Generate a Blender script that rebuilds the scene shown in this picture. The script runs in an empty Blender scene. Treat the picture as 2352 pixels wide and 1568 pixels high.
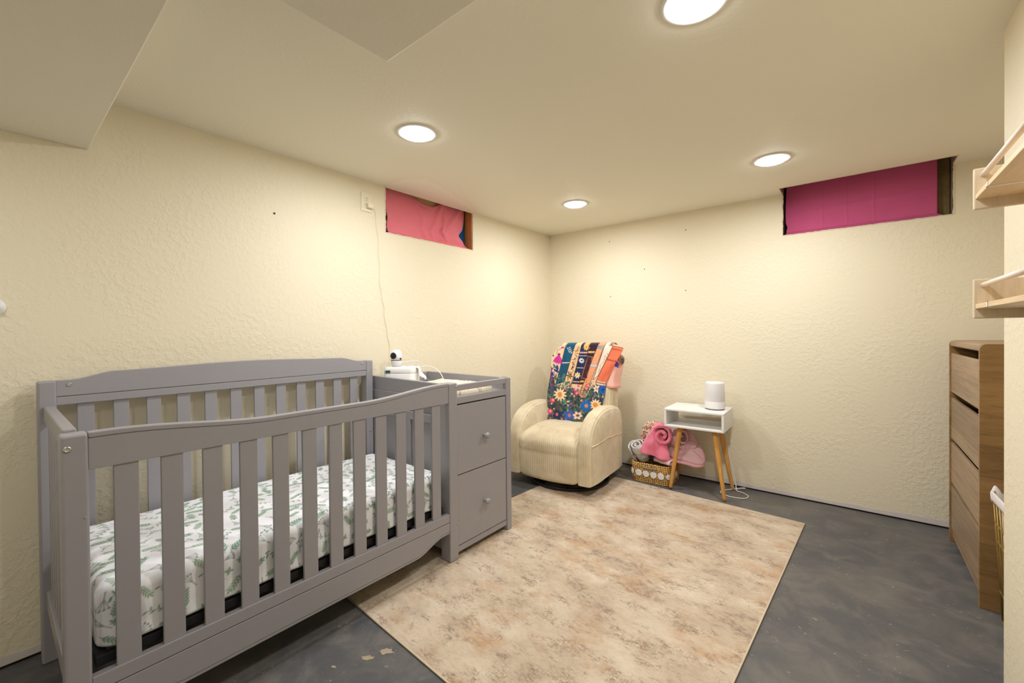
import bpy, math, random
import numpy as np
from mathutils import Matrix, Vector

random.seed(7)
rng = np.random.default_rng(7)
S = bpy.context.scene
COL = S.collection

# ------------------------------------------------------------------ camera
cam_d = bpy.data.cameras.new('camera')
cam = bpy.data.objects.new('camera', cam_d)
COL.objects.link(cam)
CX, CU, CF = (0.77786487, 0.62836228, -0.00933201), (0.00160019, 0.01286916, 0.99991591), (-0.62842953, 0.7778144, -0.00900497)
CP = np.array((2.36281708, -3.5391624, 1.18626442))
FPX = 973.559
cam.matrix_world = Matrix(((CX[0], CU[0], -CF[0], CP[0]), (CX[1], CU[1], -CF[1], CP[1]),
                           (CX[2], CU[2], -CF[2], CP[2]), (0, 0, 0, 1)))
cam_d.sensor_width = 36.0
cam_d.lens = FPX * 36.0 / 2352.0
cam_d.shift_y = -13.85 / 2352.0
cam_d.clip_start = 0.02
S.camera = cam

# ------------------------------------------------------------------ world, exposure
w = bpy.data.worlds.new('world')
S.world = w
w.use_nodes = True
w.node_tree.nodes['Background'].inputs[0].default_value = (0.5, 0.48, 0.44, 1)
w.node_tree.nodes['Background'].inputs[1].default_value = 0.15
S.view_settings.view_transform = 'Standard'
S.view_settings.look = 'None'
S.view_settings.exposure = 0.0
S.view_settings.gamma = 1.0
S.view_settings.use_curve_mapping = False
S.cycles.max_bounces = 5
S.cycles.diffuse_bounces = 4
S.cycles.glossy_bounces = 2
LIGHT_COLOR = (0.968, 0.978, 1.0)
LIGHT_POWER = 11.3     # watts of each lamp
LIGHTS_FILL = [(0.748, -3.95), (2.006, -3.95)]   # added fill lamps, unseen behind the camera, to brighten the near room
LIGHTS = [(0.748, -2.244), (0.748, -0.776), (2.006, -0.776), (2.006, -2.244)]

# ------------------------------------------------------------------ room numbers
H = 2.134            # ceiling
SOF = 1.922          # underside of the soffit
XR, XN = 3.20, 2.739 # far right wall, near right wall
YN = -1.469          # end of the near right wall
YB = -4.9            # wall behind the camera


# ------------------------------------------------------------------ helpers
def srgb(r, g, b):
    def f(c):
        c /= 255.0
        return c / 12.92 if c <= 0.04045 else ((c + 0.055) / 1.055) ** 2.4
    return (f(r), f(g), f(b))


def rotz(a):
    c, s = math.cos(a), math.sin(a)
    return np.array(((c, -s, 0), (s, c, 0), (0, 0, 1)))


class MB:
    def __init__(self):
        self.v, self.f, self.n = [], [], 0
        self.smooth = []

    def add(self, v, f, smooth=False):
        v = np.asarray(v, float)
        self.v.append(v)
        for q in f:
            self.f.append([i + self.n for i in q])
        self.smooth += [smooth] * len(f)
        self.n += len(v)
        return self

    def box(self, x0, x1, y0, y1, z0, z1):
        v = [(x, y, z) for x in (x0, x1) for y in (y0, y1) for z in (z0, z1)]
        f = [(0, 1, 3, 2), (4, 6, 7, 5), (0, 4, 5, 1), (2, 3, 7, 6), (0, 2, 6, 4), (1, 5, 7, 3)]
        return self.add(v, f)

    def prism(self, pts, a0, a1, axis='x', smooth=False):
        """outline in the other two axes (cyclic order), extruded along axis"""
        n = len(pts)
        out = []
        for a in (a0, a1):
            for p, q in pts:
                out.append({'x': (a, p, q), 'y': (p, a, q), 'z': (p, q, a)}[axis])
        f = [(i, (i + 1) % n, n + (i + 1) % n, n + i) for i in range(n)]
        self.add(out, f, smooth)
        b = self.n - 2 * n
        self.f.append([b + i for i in range(n)][::-1])
        self.f.append([b + n + i for i in range(n)])
        self.smooth += [False, False]
        return self

    def tube(self, path, r, seg=8, closed=False, cap=True):
        P = np.asarray(path, float)
        n = len(P)
        R = np.full(n, r, float) if np.isscalar(r) else np.asarray(r, float)
        if closed:
            T = np.roll(P, -1, 0) - np.roll(P, 1, 0)
        else:
            T = np.gradient(P, axis=0)
        T /= np.linalg.norm(T, axis=1)[:, None] + 1e-12
        a = np.array((0, 0, 1.0)) if abs(T[0][2]) < .9 else np.array((1.0, 0, 0))
        U = np.cross(a, T[0]); U /= np.linalg.norm(U)
        v = []
        for i in range(n):
            U = U - T[i] * (U @ T[i]); U /= np.linalg.norm(U) + 1e-12
            V = np.cross(T[i], U)
            for k in range(seg):
                t = 2 * math.pi * k / seg
                v.append(P[i] + R[i] * (math.cos(t) * U + math.sin(t) * V))
        f = []
        for i in range(n if closed else n - 1):
            j = (i + 1) % n
            for k in range(seg):
                l = (k + 1) % seg
                f.append((i * seg + k, i * seg + l, j * seg + l, j * seg + k))
        self.add(v, f, True)
        if cap and not closed:
            b = self.n - n * seg
            self.f.append([b + k for k in range(seg)][::-1])
            self.f.append([b + (n - 1) * seg + k for k in range(seg)])
            self.smooth += [False, False]
        return self

    def lathe(self, prof, center, axis=(0, 0, 1), seg=32, smooth=True):
        """prof: list of (radius, height along axis)"""
        A = np.array(axis, float); A /= np.linalg.norm(A)
        a = np.array((0, 0, 1.0)) if abs(A[2]) < .9 else np.array((1.0, 0, 0))
        U = np.cross(a, A); U /= np.linalg.norm(U)
        V = np.cross(A, U)
        c = np.array(center, float)
        v = []
        for r, h in prof:
            for k in range(seg):
                t = 2 * math.pi * k / seg
                v.append(c + A * h + r * (math.cos(t) * U + math.sin(t) * V))
        f = []
        for i in range(len(prof) - 1):
            for k in range(seg):
                l = (k + 1) % seg
                f.append((i * seg + k, i * seg + l, (i + 1) * seg + l, (i + 1) * seg + k))
        self.add(v, f, smooth)
        b = self.n - len(prof) * seg
        self.f.append([b + k for k in range(seg)][::-1])
        self.f.append([b + (len(prof) - 1) * seg + k for k in range(seg)])
        self.smooth += [False, False]
        return self

    def grid(self, G, smooth=True, flip=False):
        G = np.asarray(G, float)
        a, b = G.shape[:2]
        idx = np.arange(a * b).reshape(a, b)
        q = np.stack([idx[:-1, :-1], idx[1:, :-1], idx[1:, 1:], idx[:-1, 1:]], -1).reshape(-1, 4)
        if flip:
            q = q[:, ::-1]
        self.v.append(G.reshape(-1, 3))
        self.f += (q + self.n).tolist()
        self.smooth += [smooth] * len(q)
        self.n += a * b
        return self

    def build(self, name, mat, parent=None, bevel=0, seg=2, world=True, attrs=None, solid=0, subsurf=0, split=None):
        V = np.concatenate(self.v)
        if parent is not None and world:
            V = V - np.array(BASE[parent.name])
        me = bpy.data.meshes.new(name)
        me.from_pydata(V.tolist(), [], self.f)
        me.polygons.foreach_set('use_smooth', np.array(self.smooth[:len(me.polygons)], bool))
        me.update()
        if attrs:
            for k, arr in attrs.items():
                arr = np.asarray(arr, np.float32)
                if arr.ndim == 1:
                    at = me.attributes.new(k, 'FLOAT', 'POINT')
                    at.data.foreach_set('value', arr)
                else:
                    at = me.attributes.new(k, 'FLOAT_COLOR', 'POINT')
                    c4 = np.ones((len(arr), 4), np.float32); c4[:, :3] = arr
                    at.data.foreach_set('color', c4.ravel())
        me.materials.append(mat)
        o = bpy.data.objects.new(name, me)
        COL.objects.link(o)
        if parent is not None:
            o.parent = parent
        else:
            BASE[o.name] = (0, 0, 0)
        if solid:
            m = o.modifiers.new('thickness', 'SOLIDIFY'); m.thickness = solid; m.offset = 0
        if bevel:
            m = o.modifiers.new('bevel', 'BEVEL'); m.width = bevel; m.segments = seg
            m.limit_method = 'ANGLE'; m.angle_limit = math.radians(40)
            m.harden_normals = False
        if subsurf:
            m = o.modifiers.new('subsurf', 'SUBSURF'); m.levels = subsurf; m.render_levels = subsurf
        return o


BASE = {}


def thing(name, label, cat, loc=(0, 0, 0), rz=0, group=None):
    o = bpy.data.objects.new(name, None)
    COL.objects.link(o)
    o.empty_display_size = .05
    o.location = loc
    o.rotation_euler = (0, 0, rz)
    o['label'] = label; o['category'] = cat
    if group: o['group'] = group
    BASE[o.name] = loc
    return o


def tag(o, label, cat, group=None):
    o['label'] = label; o['category'] = cat
    if group: o['group'] = group
    return o


def struct(o):
    o['kind'] = 'structure'
    return o


def reorigin(o, loc):
    """move a single-mesh thing's origin to its base"""
    me = o.data
    me.transform(Matrix.Translation(-Vector(loc)))
    o.location = loc
    BASE[o.name] = tuple(loc)
    return o


def smoothstep(a, b, x):
    t = np.clip((np.asarray(x, float) - a) / (b - a), 0, 1)
    return t * t * (3 - 2 * t)


def vnoise(x, y, seed=0):
    """smooth value noise for wrinkles"""
    r = np.random.default_rng(seed).random((64, 64))
    x = np.asarray(x, float); y = np.asarray(y, float)
    xi, yi = np.floor(x).astype(int), np.floor(y).astype(int)
    fx, fy = x - xi, y - yi
    fx = fx * fx * (3 - 2 * fx); fy = fy * fy * (3 - 2 * fy)
    g = lambda a, b: r[a % 64, b % 64]
    return ((g(xi, yi) * (1 - fx) + g(xi + 1, yi) * fx) * (1 - fy) +
            (g(xi, yi + 1) * (1 - fx) + g(xi + 1, yi + 1) * fx) * fy) - .5


# ------------------------------------------------------------------ materials
class NT:
    def __init__(self, name):
        m = bpy.data.materials.new(name); m.use_nodes = True
        self.m, self.t = m, m.node_tree
        self.b = self.t.nodes['Principled BSDF']

    def n(self, typ, **kw):
        x = self.t.nodes.new(typ)
        for k, v in kw.items():
            if k in ('noise_dimensions', 'noise_type', 'normalize', 'feature', 'distance', 'operation', 'blend_type', 'data_type',
                     'wave_type', 'bands_direction', 'wave_profile', 'attribute_name', 'clamp', 'use_clamp', 'vector_type', 'attribute_type', 'rotation_type'):
                setattr(x, k, v)
            else:
                k2 = int(k[1:]) if k[0] == '_' and k[1:].isdigit() else k.replace('_', ' ')
                if isinstance(v, bpy.types.NodeSocket):
                    self.t.links.new(v, x.inputs[k2])
                else:
                    x.inputs[k2].default_value = v
        return x

    def link(self, a, b): self.t.links.new(a, b)

    def coord(self, scale=(1, 1, 1), rot=(0, 0, 0), loc=(0, 0, 0)):
        tc = self.n('ShaderNodeTexCoord')
        mp = self.n('ShaderNodeMapping')
        mp.inputs['Scale'].default_value = scale
        mp.inputs['Rotation'].default_value = rot
        mp.inputs['Location'].default_value = loc
        self.link(tc.outputs['Object'], mp.inputs['Vector'])
        return mp.outputs[0]

    def noise(self, vec, scale, detail=3, rough=.5, dist=0, typ='FBM'):
        x = self.n('ShaderNodeTexNoise', noise_type=typ)
        x.inputs['Scale'].default_value = scale
        x.inputs['Detail'].default_value = detail
        x.inputs['Roughness'].default_value = rough
        x.inputs['Distortion'].default_value = dist
        self.link(vec, x.inputs['Vector'])
        return x.outputs['Fac']

    def ramp(self, fac, stops):
        x = self.n('ShaderNodeValToRGB')
        e = x.color_ramp.elements
        while len(e) < len(stops): e.new(.5)
        for s, (p, c) in zip(e, stops):
            s.position = p
            s.color = (*c, 1) if not np.isscalar(c) else (c, c, c, 1)
        self.link(fac, x.inputs[0])
        return x.outputs[0]

    def math(self, op, a, b=None, c=None):
        x = self.n('ShaderNodeMath', operation=op)
        for i, v in enumerate((a, b, c)):
            if v is None: continue
            if isinstance(v, bpy.types.NodeSocket): self.link(v, x.inputs[i])
            else: x.inputs[i].default_value = v
        return x.outputs[0]

    def mix(self, fac, a, b, blend='MIX'):
        x = self.n('ShaderNodeMix', data_type='RGBA', blend_type=blend)
        for i, v in ((0, fac), (6, a), (7, b)):
            if isinstance(v, bpy.types.NodeSocket): self.link(v, x.inputs[i])
            elif i == 0: x.inputs[0].default_value = v
            else: x.inputs[i].default_value = (*v, 1)
        return x.outputs[2]

    def bump(self, h, strength=.5, dist=.002, normal=None):
        x = self.n('ShaderNodeBump')
        x.inputs['Strength'].default_value = strength
        x.inputs['Distance'].default_value = dist
        self.link(h, x.inputs['Height'])
        if normal is not None: self.link(normal, x.inputs['Normal'])
        return x.outputs[0]

    def done(self, color=None, rough=None, normal=None, metal=None, spec=None, sheen=None, emit=None):
        def put(k, v):
            if isinstance(v, bpy.types.NodeSocket): self.link(v, self.b.inputs[k])
            else: self.b.inputs[k].default_value = v
        if color is not None: put('Base Color', color if isinstance(color, bpy.types.NodeSocket) else (*color, 1))
        if rough is not None: put('Roughness', rough)
        if normal is not None: put('Normal', normal)
        if metal is not None: put('Metallic', metal)
        if spec is not None: put('Specular IOR Level', spec)
        if sheen is not None:
            put('Sheen Weight', sheen); put('Sheen Roughness', .5)
        if emit is not None:
            put('Emission Color', (*emit[0], 1)); put('Emission Strength', emit[1])
        return self.m


def plain(name, col, rough=.5, metal=0, spec=.4, var=.06, scale=30, bump=0):
    t = NT(name)
    v = t.coord()
    n = t.noise(v, scale, 1)
    c = t.mix(n, tuple(x * (1 - var) for x in col), tuple(min(1, x * (1 + var)) for x in col))
    nm = t.bump(t.noise(v, scale * 4, 1), bump, .001) if bump else None
    return t.done(c, rough, nm, metal, spec)


def plaster(name, col, scale, lo, hi, dist):
    t = NT(name)
    v = t.coord()
    n1 = t.noise(v, scale, 2, .58)
    worm = t.ramp(n1, [(lo, 0.0), (hi, 1.0)])
    cover = t.ramp(t.noise(v, 3.1, 1, .7), [(.34, .18), (.60, 1.0)])
    return t.done(col, .62, t.bump(t.math('MULTIPLY', worm, cover), .38, dist), 0, .25)


WALL_C = srgb(235, 225, 199)
M = {}
M['wall'] = plaster('cream_wall_paint', WALL_C, 42, .47, .57, .0022)
M['ceil'] = plaster('cream_ceiling_paint', srgb(239, 234, 217), 55, .40, .65, .0012)
M['crib'] = plain('grey_satin_paint', srgb(154, 151, 155), .38, var=.02, spec=.45)
M['white'] = plain('white_paint', srgb(236, 234, 232), .35, var=.01)
M['plastic'] = plain('white_plastic', srgb(234, 232, 232), .32, var=.01)
M['ivory'] = plain('ivory_plastic', srgb(238, 229, 205), .35, var=.01)
M['black'] = plain('black_metal', srgb(24, 24, 26), .45, var=.05)
M['lens'] = plain('dark_lens', srgb(34, 32, 38), .12, var=.05, spec=.6)
M['steel'] = plain('bolt_steel', srgb(190, 190, 188), .3, metal=.9, var=.03)
M['gold'] = plain('gold_wire', srgb(158, 130, 72), .35, metal=.7, var=.04)
M['linen'] = plain('white_liner_cloth', srgb(226, 220, 218), .8, var=.04, bump=.3)
M['gypsum'] = plain('torn_gypsum_edge', srgb(226, 214, 188), .9, var=.12, scale=140, bump=.6)
M['bareboard'] = plain('unpainted_wallboard', srgb(218, 210, 206), .9, var=.06, scale=22)
M['darkgap'] = plain('dark_gap', srgb(40, 35, 28), .9, var=.2)
M['slot'] = plain('outlet_slot', srgb(60, 52, 44), .7, var=.1)
M['bluefoam'] = plain('blue_foam_board', srgb(34, 124, 206), .5, var=.15, scale=40)
M['cardboard'] = plain('tan_cardboard', srgb(224, 172, 128), .8, var=.08)
M['tuft'] = plain('cream_tuft_yarn', srgb(240, 212, 190), .9, var=.08)
M['tuftred'] = plain('brick_red_yarn', srgb(190, 104, 92), .9, var=.1)
M['green'] = plain('dark_green_sticker', srgb(30, 84, 58), .4, var=.2, scale=300)
M['greyhandle'] = plain('grey_rope_handle', srgb(140, 132, 124), .9, var=.15, scale=120, bump=.4)
M['white_yarn'] = plain('white_cotton_rope', srgb(236, 234, 232), .9, var=.04, scale=200, bump=.4)
M['greypaint'] = plain('paint_drip', srgb(166, 150, 126), .7, var=.12, scale=60)
M['screw'] = plain('nail_hole_dark', srgb(74, 62, 48), .8, var=.2)


def wood(name, dark, light, vecscale, wscale=6, plank=None, rough=.42, ring=2.0):
    t = NT(name)
    v = t.coord(vecscale)
    n1 = t.noise(v, wscale, 5, .6, .4)
    n2 = t.noise(v, wscale * 5, 3, .6, .1)
    f = t.math('ADD', t.math('MULTIPLY', n1, .65), t.math('MULTIPLY', n2, .35))
    c = t.ramp(f, [(.30, dark), (.5, tuple((a * .4 + b * .6) for a, b in zip(dark, light))), (.68, light)])
    if plank:
        v2 = t.coord(plank)
        cell = t.n('ShaderNodeTexWhiteNoise', noise_dimensions='1D')
        sep = t.n('ShaderNodeSeparateXYZ'); t.link(v2, sep.inputs[0])
        fl = t.math('FLOOR', t.math('ADD', t.math('ADD', sep.outputs[0], sep.outputs[1]), sep.outputs[2]))
        t.link(fl, cell.inputs['W'])
        k = t.math('ADD', t.math('MULTIPLY', cell.outputs['Value'], .34), .83)
        x = t.n('ShaderNodeMix', data_type='RGBA', blend_type='MULTIPLY')
        x.inputs[0].default_value = 1
        t.link(c, x.inputs[6])
        cc = t.n('ShaderNodeCombineColor')
        for i in range(3): t.link(k, cc.inputs[i])
        t.link(cc.outputs[0], x.inputs[7])
        c = x.outputs[2]
    return t.done(c, rough, t.bump(f, .15, .0006), 0, .35)


M['oak_front'] = wood('oak_drawer', srgb(120, 98, 76), srgb(168, 142, 114), (4, .45, 13), 5, plank=(0, 0, 6.2))
M['oak_side'] = wood('oak_side_panel', srgb(122, 92, 54), srgb(162, 126, 80), (1.2, 4, 9), 4, plank=(0, 0, 7.2))
M['oak_dark'] = wood('oak_inside', srgb(58, 44, 32), srgb(78, 60, 44), (1, 1, 6), 5)  # dresser inside, colour darkened to put shade in the drawer gaps
M['pine'] = wood('pale_pine', srgb(214, 192, 160), srgb(238, 222, 196), (14, 14, 1.6), 2.2, plank=(26, 0, 0))
M['pine_board'] = wood('pale_pine_board', srgb(206, 174, 132), srgb(232, 206, 168), (30, 1.5, 14), 3)
M['dowel'] = wood('pale_beech_dowel', srgb(226, 206, 188), srgb(240, 226, 212), (20, 2, 20), 3)
M['leg'] = wood('honey_beech_leg', srgb(190, 132, 62), srgb(220, 166, 92), (12, 12, 1.4), 3)
M['stud_orange'] = wood('orange_pine_stud', srgb(176, 108, 54), srgb(212, 148, 84), (9, 9, 2), 4)
M['stud_brown'] = wood('dark_brown_stud', srgb(112, 92, 58), srgb(150, 126, 82), (6, 6, 3), 4)
M['stud_grey'] = wood('weathered_grey_wood', srgb(128, 114, 100), srgb(168, 152, 134), (6, 6, 2), 4)


def floor_mat():
    t = NT('dark_grey_stained_concrete')
    v = t.coord()
    big = t.noise(v, 1.6, 4, .6, .5)
    mid = t.noise(v, 7, 5, .65, .6)
    fine = t.noise(v, 160, 2, .6)
    spec = t.noise(t.coord((1, 1.6, 1), (0, 0, .7)), 42, 2, .5, 1.2)
    base = t.ramp(big, [(.30, srgb(76, 77, 80)), (.5, srgb(92, 91, 92)), (.70, srgb(114, 110, 102))])
    base = t.mix(t.ramp(mid, [(.45, 0.0), (.72, .6)]), base, srgb(136, 128, 118))
    base = t.mix(t.ramp(mid, [(.25, .5), (.42, 0.0)]), base, srgb(72, 73, 78))
    base = t.mix(t.math('MULTIPLY', fine, .35), base, srgb(64, 64, 66))
    base = t.mix(t.ramp(spec, [(.70, 0.0), (.77, .7)]), base, srgb(186, 174, 158))
    r = t.ramp(mid, [(.3, .42), (.7, .62)])
    return t.done(base, r, t.bump(t.math('ADD', fine, mid), .12, .001), 0, .4)


M['floor'] = floor_mat()


def rug_mat():
    t = NT('distressed_beige_rug_pile')
    v = t.coord()
    # worn streaks run across the rug (local x); a faint woven grid shows in the worn patches
    st = t.noise(t.coord((2.6, 5.0, 1)), 2.5, 5, .76, .3)
    st2 = t.noise(t.coord((1.9, 2.6, 1), loc=(3.1, 1.7, 0)), 2.1, 4, .66)
    rust = t.noise(t.coord((1.5, 2.2, 1), loc=(7.3, 5.2, 0)), 2.4, 4, .68)
    hatch = t.n('ShaderNodeTexBrick')
    t.link(t.coord((1, 1, 1), (0, 0, math.pi / 2)), hatch.inputs['Vector'])
    hatch.inputs['Scale'].default_value = 1.0
    hatch.inputs['Brick Width'].default_value = .026
    hatch.inputs['Row Height'].default_value = .0115
    hatch.inputs['Mortar Size'].default_value = .0022
    hatch.inputs['Mortar Smooth'].default_value = .8
    fine = t.noise(v, 210, 2, .7)
    grain = t.noise(t.coord((1, 2.0, 1)), 56, 3, .78)
    c = t.ramp(st2, [(.28, srgb(172, 153, 134)), (.48, srgb(199, 181, 158)), (.66, srgb(216, 201, 180))])
    c = t.mix(t.ramp(rust, [(.51, 0.0), (.66, .75)]), c, srgb(186, 150, 114))
    worn = t.ramp(st, [(.49, 0.0), (.64, 1.0)])
    g2 = t.ramp(grain, [(.44, 0.0), (.58, 1.0)])
    c = t.mix(t.math('MULTIPLY', t.math('MULTIPLY', worn, g2), .74), c, srgb(124, 100, 84))
    lines = t.math('MULTIPLY', t.math('MULTIPLY', hatch.outputs['Fac'], worn), .25)
    c = t.mix(lines, c, srgb(110, 90, 76))
    dark = t.ramp(st2, [(.24, .85), (.40, 0.0)])
    c = t.mix(t.math('MULTIPLY', dark, g2), c, srgb(126, 104, 88))
    c = t.mix(t.math('MULTIPLY', t.ramp(grain, [(.52, 0.0), (.72, 1.0)]), .30), c, srgb(160, 138, 116))
    c = t.mix(t.math('MULTIPLY', t.ramp(grain, [(.28, 1.0), (.42, 0.0)]), .35), c, srgb(236, 224, 204))
    c = t.mix(t.math('MULTIPLY', fine, .22), c, srgb(150, 130, 110))
    h = t.math('ADD', fine, t.math('MULTIPLY', grain, .8))
    return t.done(c, .95, t.bump(h, .5, .002), 0, .1)


M['rug'] = rug_mat()
M['binding'] = plain('pale_rug_binding', srgb(214, 198, 172), .9, var=.05, scale=200, bump=.3)


def corduroy():
    t = NT('cream_corduroy')
    a = t.n('ShaderNodeAttribute', attribute_name='rib')
    s = t.math('SINE', t.math('MULTIPLY', a.outputs['Fac'], 2 * math.pi / .0165))
    h = t.math('POWER', t.math('ADD', t.math('MULTIPLY', s, .5), .5), .6)
    v = t.coord()
    blot = t.noise(v, 7, 3, .6, .6)
    fuzz = t.noise(v, 260, 2)
    c = t.ramp(blot, [(.3, srgb(208, 190, 156)), (.7, srgb(232, 218, 188))])
    n = t.bump(h, .8, .004)
    n = t.bump(fuzz, .15, .001, n)
    return t.done(c, .9, n, 0, .15, sheen=.25)


M['cord'] = corduroy()


def printed(name, attr='print', rough=.85, sheen=0, bump=.15, sc=220):
    t = NT(name)
    a = t.n('ShaderNodeAttribute', attribute_name=attr)
    n = t.bump(t.noise(t.coord(), sc, 2), bump, .001)
    return t.done(a.outputs['Color'], rough, n, 0, .2, sheen=sheen)


M['sheet'] = printed('leaf_print_cotton_sheet')
M['throw'] = printed('book_print_fleece', sheen=.15)
M['padprint'] = printed('changing_pad_print')
M['swaddle'] = printed('line_print_swaddle')


def fabric(name, col, col2, rough=.85, sheen=.2, scale=9, bump=.25):
    t = NT(name)
    v = t.coord()
    c = t.mix(t.ramp(t.noise(v, scale, 3, .6), [(.3, 0.0), (.7, 1.0)]), col, col2)
    return t.done(c, rough, t.bump(t.noise(v, 240, 2), bump, .001), 0, .15, sheen=sheen)


M['pinkcloth'] = fabric('pink_cloth', srgb(236, 124, 140), srgb(242, 138, 150), .8, .1, 3)
M['magenta'] = fabric('magenta_pink_cloth', srgb(206, 92, 138), srgb(218, 104, 148), .8, .1, 2)
M['plush'] = fabric('rose_pink_plush', srgb(222, 100, 130), srgb(240, 140, 164), .95, .5, 14, .5)
M['palepink'] = fabric('pale_pink_fleece', srgb(222, 176, 182), srgb(234, 196, 200), .95, .3, 10, .4)
M['palepink_edge'] = fabric('pale_pink_piping', srgb(226, 160, 172), srgb(234, 176, 186), .9, .2, 10, .3)
M['mauve'] = fabric('dusty_pink_sherpa', srgb(210, 164, 172), srgb(226, 186, 192), .95, .3, 16, .5)
M['darkfold'] = fabric('charcoal_cloth', srgb(62, 58, 62), srgb(84, 80, 84), .9, .1, 10)


def straw():
    t = NT('golden_seagrass_rope')
    a = t.n('ShaderNodeAttribute', attribute_name='twist')
    s = t.math('SINE', t.math('MULTIPLY', a.outputs['Fac'], 2 * math.pi / .017))
    v = t.coord()
    n = t.noise(v, 60, 3, .6, .5)
    f = t.math('ADD', t.math('MULTIPLY', s, .28), n)
    c = t.ramp(f, [(.18, srgb(120, 82, 38)), (.5, srgb(200, 156, 88)), (.85, srgb(230, 196, 130))])
    return t.done(c, .7, t.bump(f, .8, .003), 0, .3)


M['straw'] = straw()


def emitter():
    t = NT('lamp_diffuser')
    return t.done((.9, .88, .84), .5, emit=(LIGHT_COLOR, 30.0))


M['glow'] = emitter()

# ================================================================== ROOM
T = .013   # wallboard thickness
o = MB().box(-.2, XR + .2, YB - .2, .35, -.05, 0).build('floor', M['floor']); struct(o)
FLOOR = o
# paint drips on the concrete beside the rug (flat spills of their own shape)
for k, (px, py, r, el, an) in enumerate([(1.003, -2.622, .026, 1.6, .7), (.978, -2.682, .019, 1.9, .5), (.92, -2.78, .008, 1.8, .3)]):
    pts = []
    for i in range(18):
        a = 2 * math.pi * i / 18
        rr = r * (.55 + .5 * random.random())
        x, y = rr * math.cos(a) * el * .8, rr * math.sin(a) * .75
        pts.append((px + x * math.cos(an) - y * math.sin(an), py + x * math.sin(an) + y * math.cos(an)))
    MB().prism(pts, 0.0, .0012, 'z').build('paint_drip', M['greypaint'], FLOOR)

# walls (wallboard ends a finger above the slab)
Z0 = .011
wl = (-1.909, -1.099, 1.838)
o = MB().box(-T, 0, YB, .0, Z0, wl[2]).box(-T, 0, YB, wl[0], wl[2], H + .02).box(-T, 0, wl[1], .0, wl[2], H + .02).build('wall_left', M['wall']); struct(o)
WALL_L = o
wb = (1.970, 2.813, 1.845)
o = MB().box(-T, XR, 0, T, Z0, wb[2]).box(-T, wb[0], 0, T, wb[2], H + .02).box(wb[1], XR, 0, T, wb[2], H + .02).build('wall_back', M['wall']); struct(o)
WALL_B = o
o = MB().box(XR, XR + T, YN - .1, T, Z0, H + .02).build('wall_right', M['wall']); struct(o)
o = MB().box(XN, XN + .12, YB, YN, .0, H + .02).box(XN + .12, XR + T, YN - .12, YN, .0, H + .02).build('wall_near', M['wall'], bevel=.006); struct(o)
o = MB().box(-T, XN + .1, YB - .1, YB, 0, H + .02).build('wall_front', M['wall']); struct(o)
# blockers behind the gap at the wall foot, coloured dark as its shade
o = MB().box(-.06, -.006, YB, .06, 0, .05).box(-.06, XR, .006, .06, 0, .05).build('trim_1', M['darkgap']); struct(o)

# ceiling with the notch cut over the back window, soffit hanging from it
NY = -.172
o = MB().box(-T, XR + T, YB, NY, H, H + T).box(-T, wb[0] - .002, NY, T, H, H + T).box(wb[1] - .002, XR + T, NY, T, H, H + T).build('ceiling', M['ceil']); struct(o)
CEIL = o
o = MB().box(0.0005, 1.375, YB, -3.278, SOF, H - .0005).box(1.375, XN - .0005, YB, -2.845, SOF, H - .0005).build('soffit', M['ceil'], bevel=.004); struct(o)
# old patch of smoother paint on the ceiling above the left window
pts = [(.002, -1.90), (.10, -1.92), (.21, -1.90), (.305, -1.82), (.27, -1.66), (.20, -1.48), (.14, -1.30), (.05, -1.14), (.002, -1.10)]
MB().prism(pts, H - .0005, H + .001, 'z').build('patched_plaster', plain('pale_patch_paint', srgb(243, 239, 224), .6, var=.02), CEIL)

# bare strip along the foot of the walls, with an uneven paint line
def strip(name, fn, L, n=90, seed=1):
    top, bot = [], []
    for i in range(n + 1):
        s = L * i / n
        h = .040 + .016 * float(vnoise(s * 9, 0, seed)) + .006 * float(vnoise(s * 40, 0, seed + 1))
        top.append((s, h)); bot.append((s, Z0 + .001))
    m = MB()
    V, F = [], []
    for d in (0, .0009):
        for s, h in bot: V.append(fn(s, h, d))
        for s, h in top: V.append(fn(s, h, d))
    N = n + 1
    for i in range(n):
        F.append((2 * N + i, 2 * N + i + 1, 3 * N + i + 1, 3 * N + i))
        F.append((N + i, N + i + 1, 3 * N + i + 1, 3 * N + i))
        F.append((i, i + 1, 2 * N + i + 1, 2 * N + i))
    m.add(V, F)
    return struct(m.build(name, M['bareboard']))


strip('baseboard_back', lambda s, h, d: (s, -d - .0002, h), XR - .01, seed=3)
strip('baseboard_left', lambda s, h, d: (d + .0002, -s, h), 4.6, seed=8)


def ragged(parent, fn, L, n, wmin, wvar, seed):
    """torn wallboard edge: strip with a jagged free edge, a few millimetres thick"""
    r = random.Random(seed)
    V, F = [], []
    for d in (0, .002):
        for i in range(n + 1): V.append(fn(L * i / n, -.004, d))
        for i in range(n + 1): V.append(fn(L * i / n, wmin + wvar * (float(vnoise(i * .45, seed * 1.7, seed)) + .5) * (.5 + .5 * r.random()), d))
    N = n + 1
    for i in range(n):
        F += [(2 * N + i, 2 * N + i + 1, 3 * N + i + 1, 3 * N + i), (N + i, N + i + 1, 3 * N + i + 1, 3 * N + i), (i, i + 1, 2 * N + i + 1, 2 * N + i)]
    return MB().add(V, F).build('torn_edge', M['gypsum'], parent)


# ---- left window recess
def window_empty(name, loc):
    o = bpy.data.objects.new(name, None); COL.objects.link(o); o.location = loc; o['kind'] = 'structure'
    BASE[name] = loc
    return o


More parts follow.
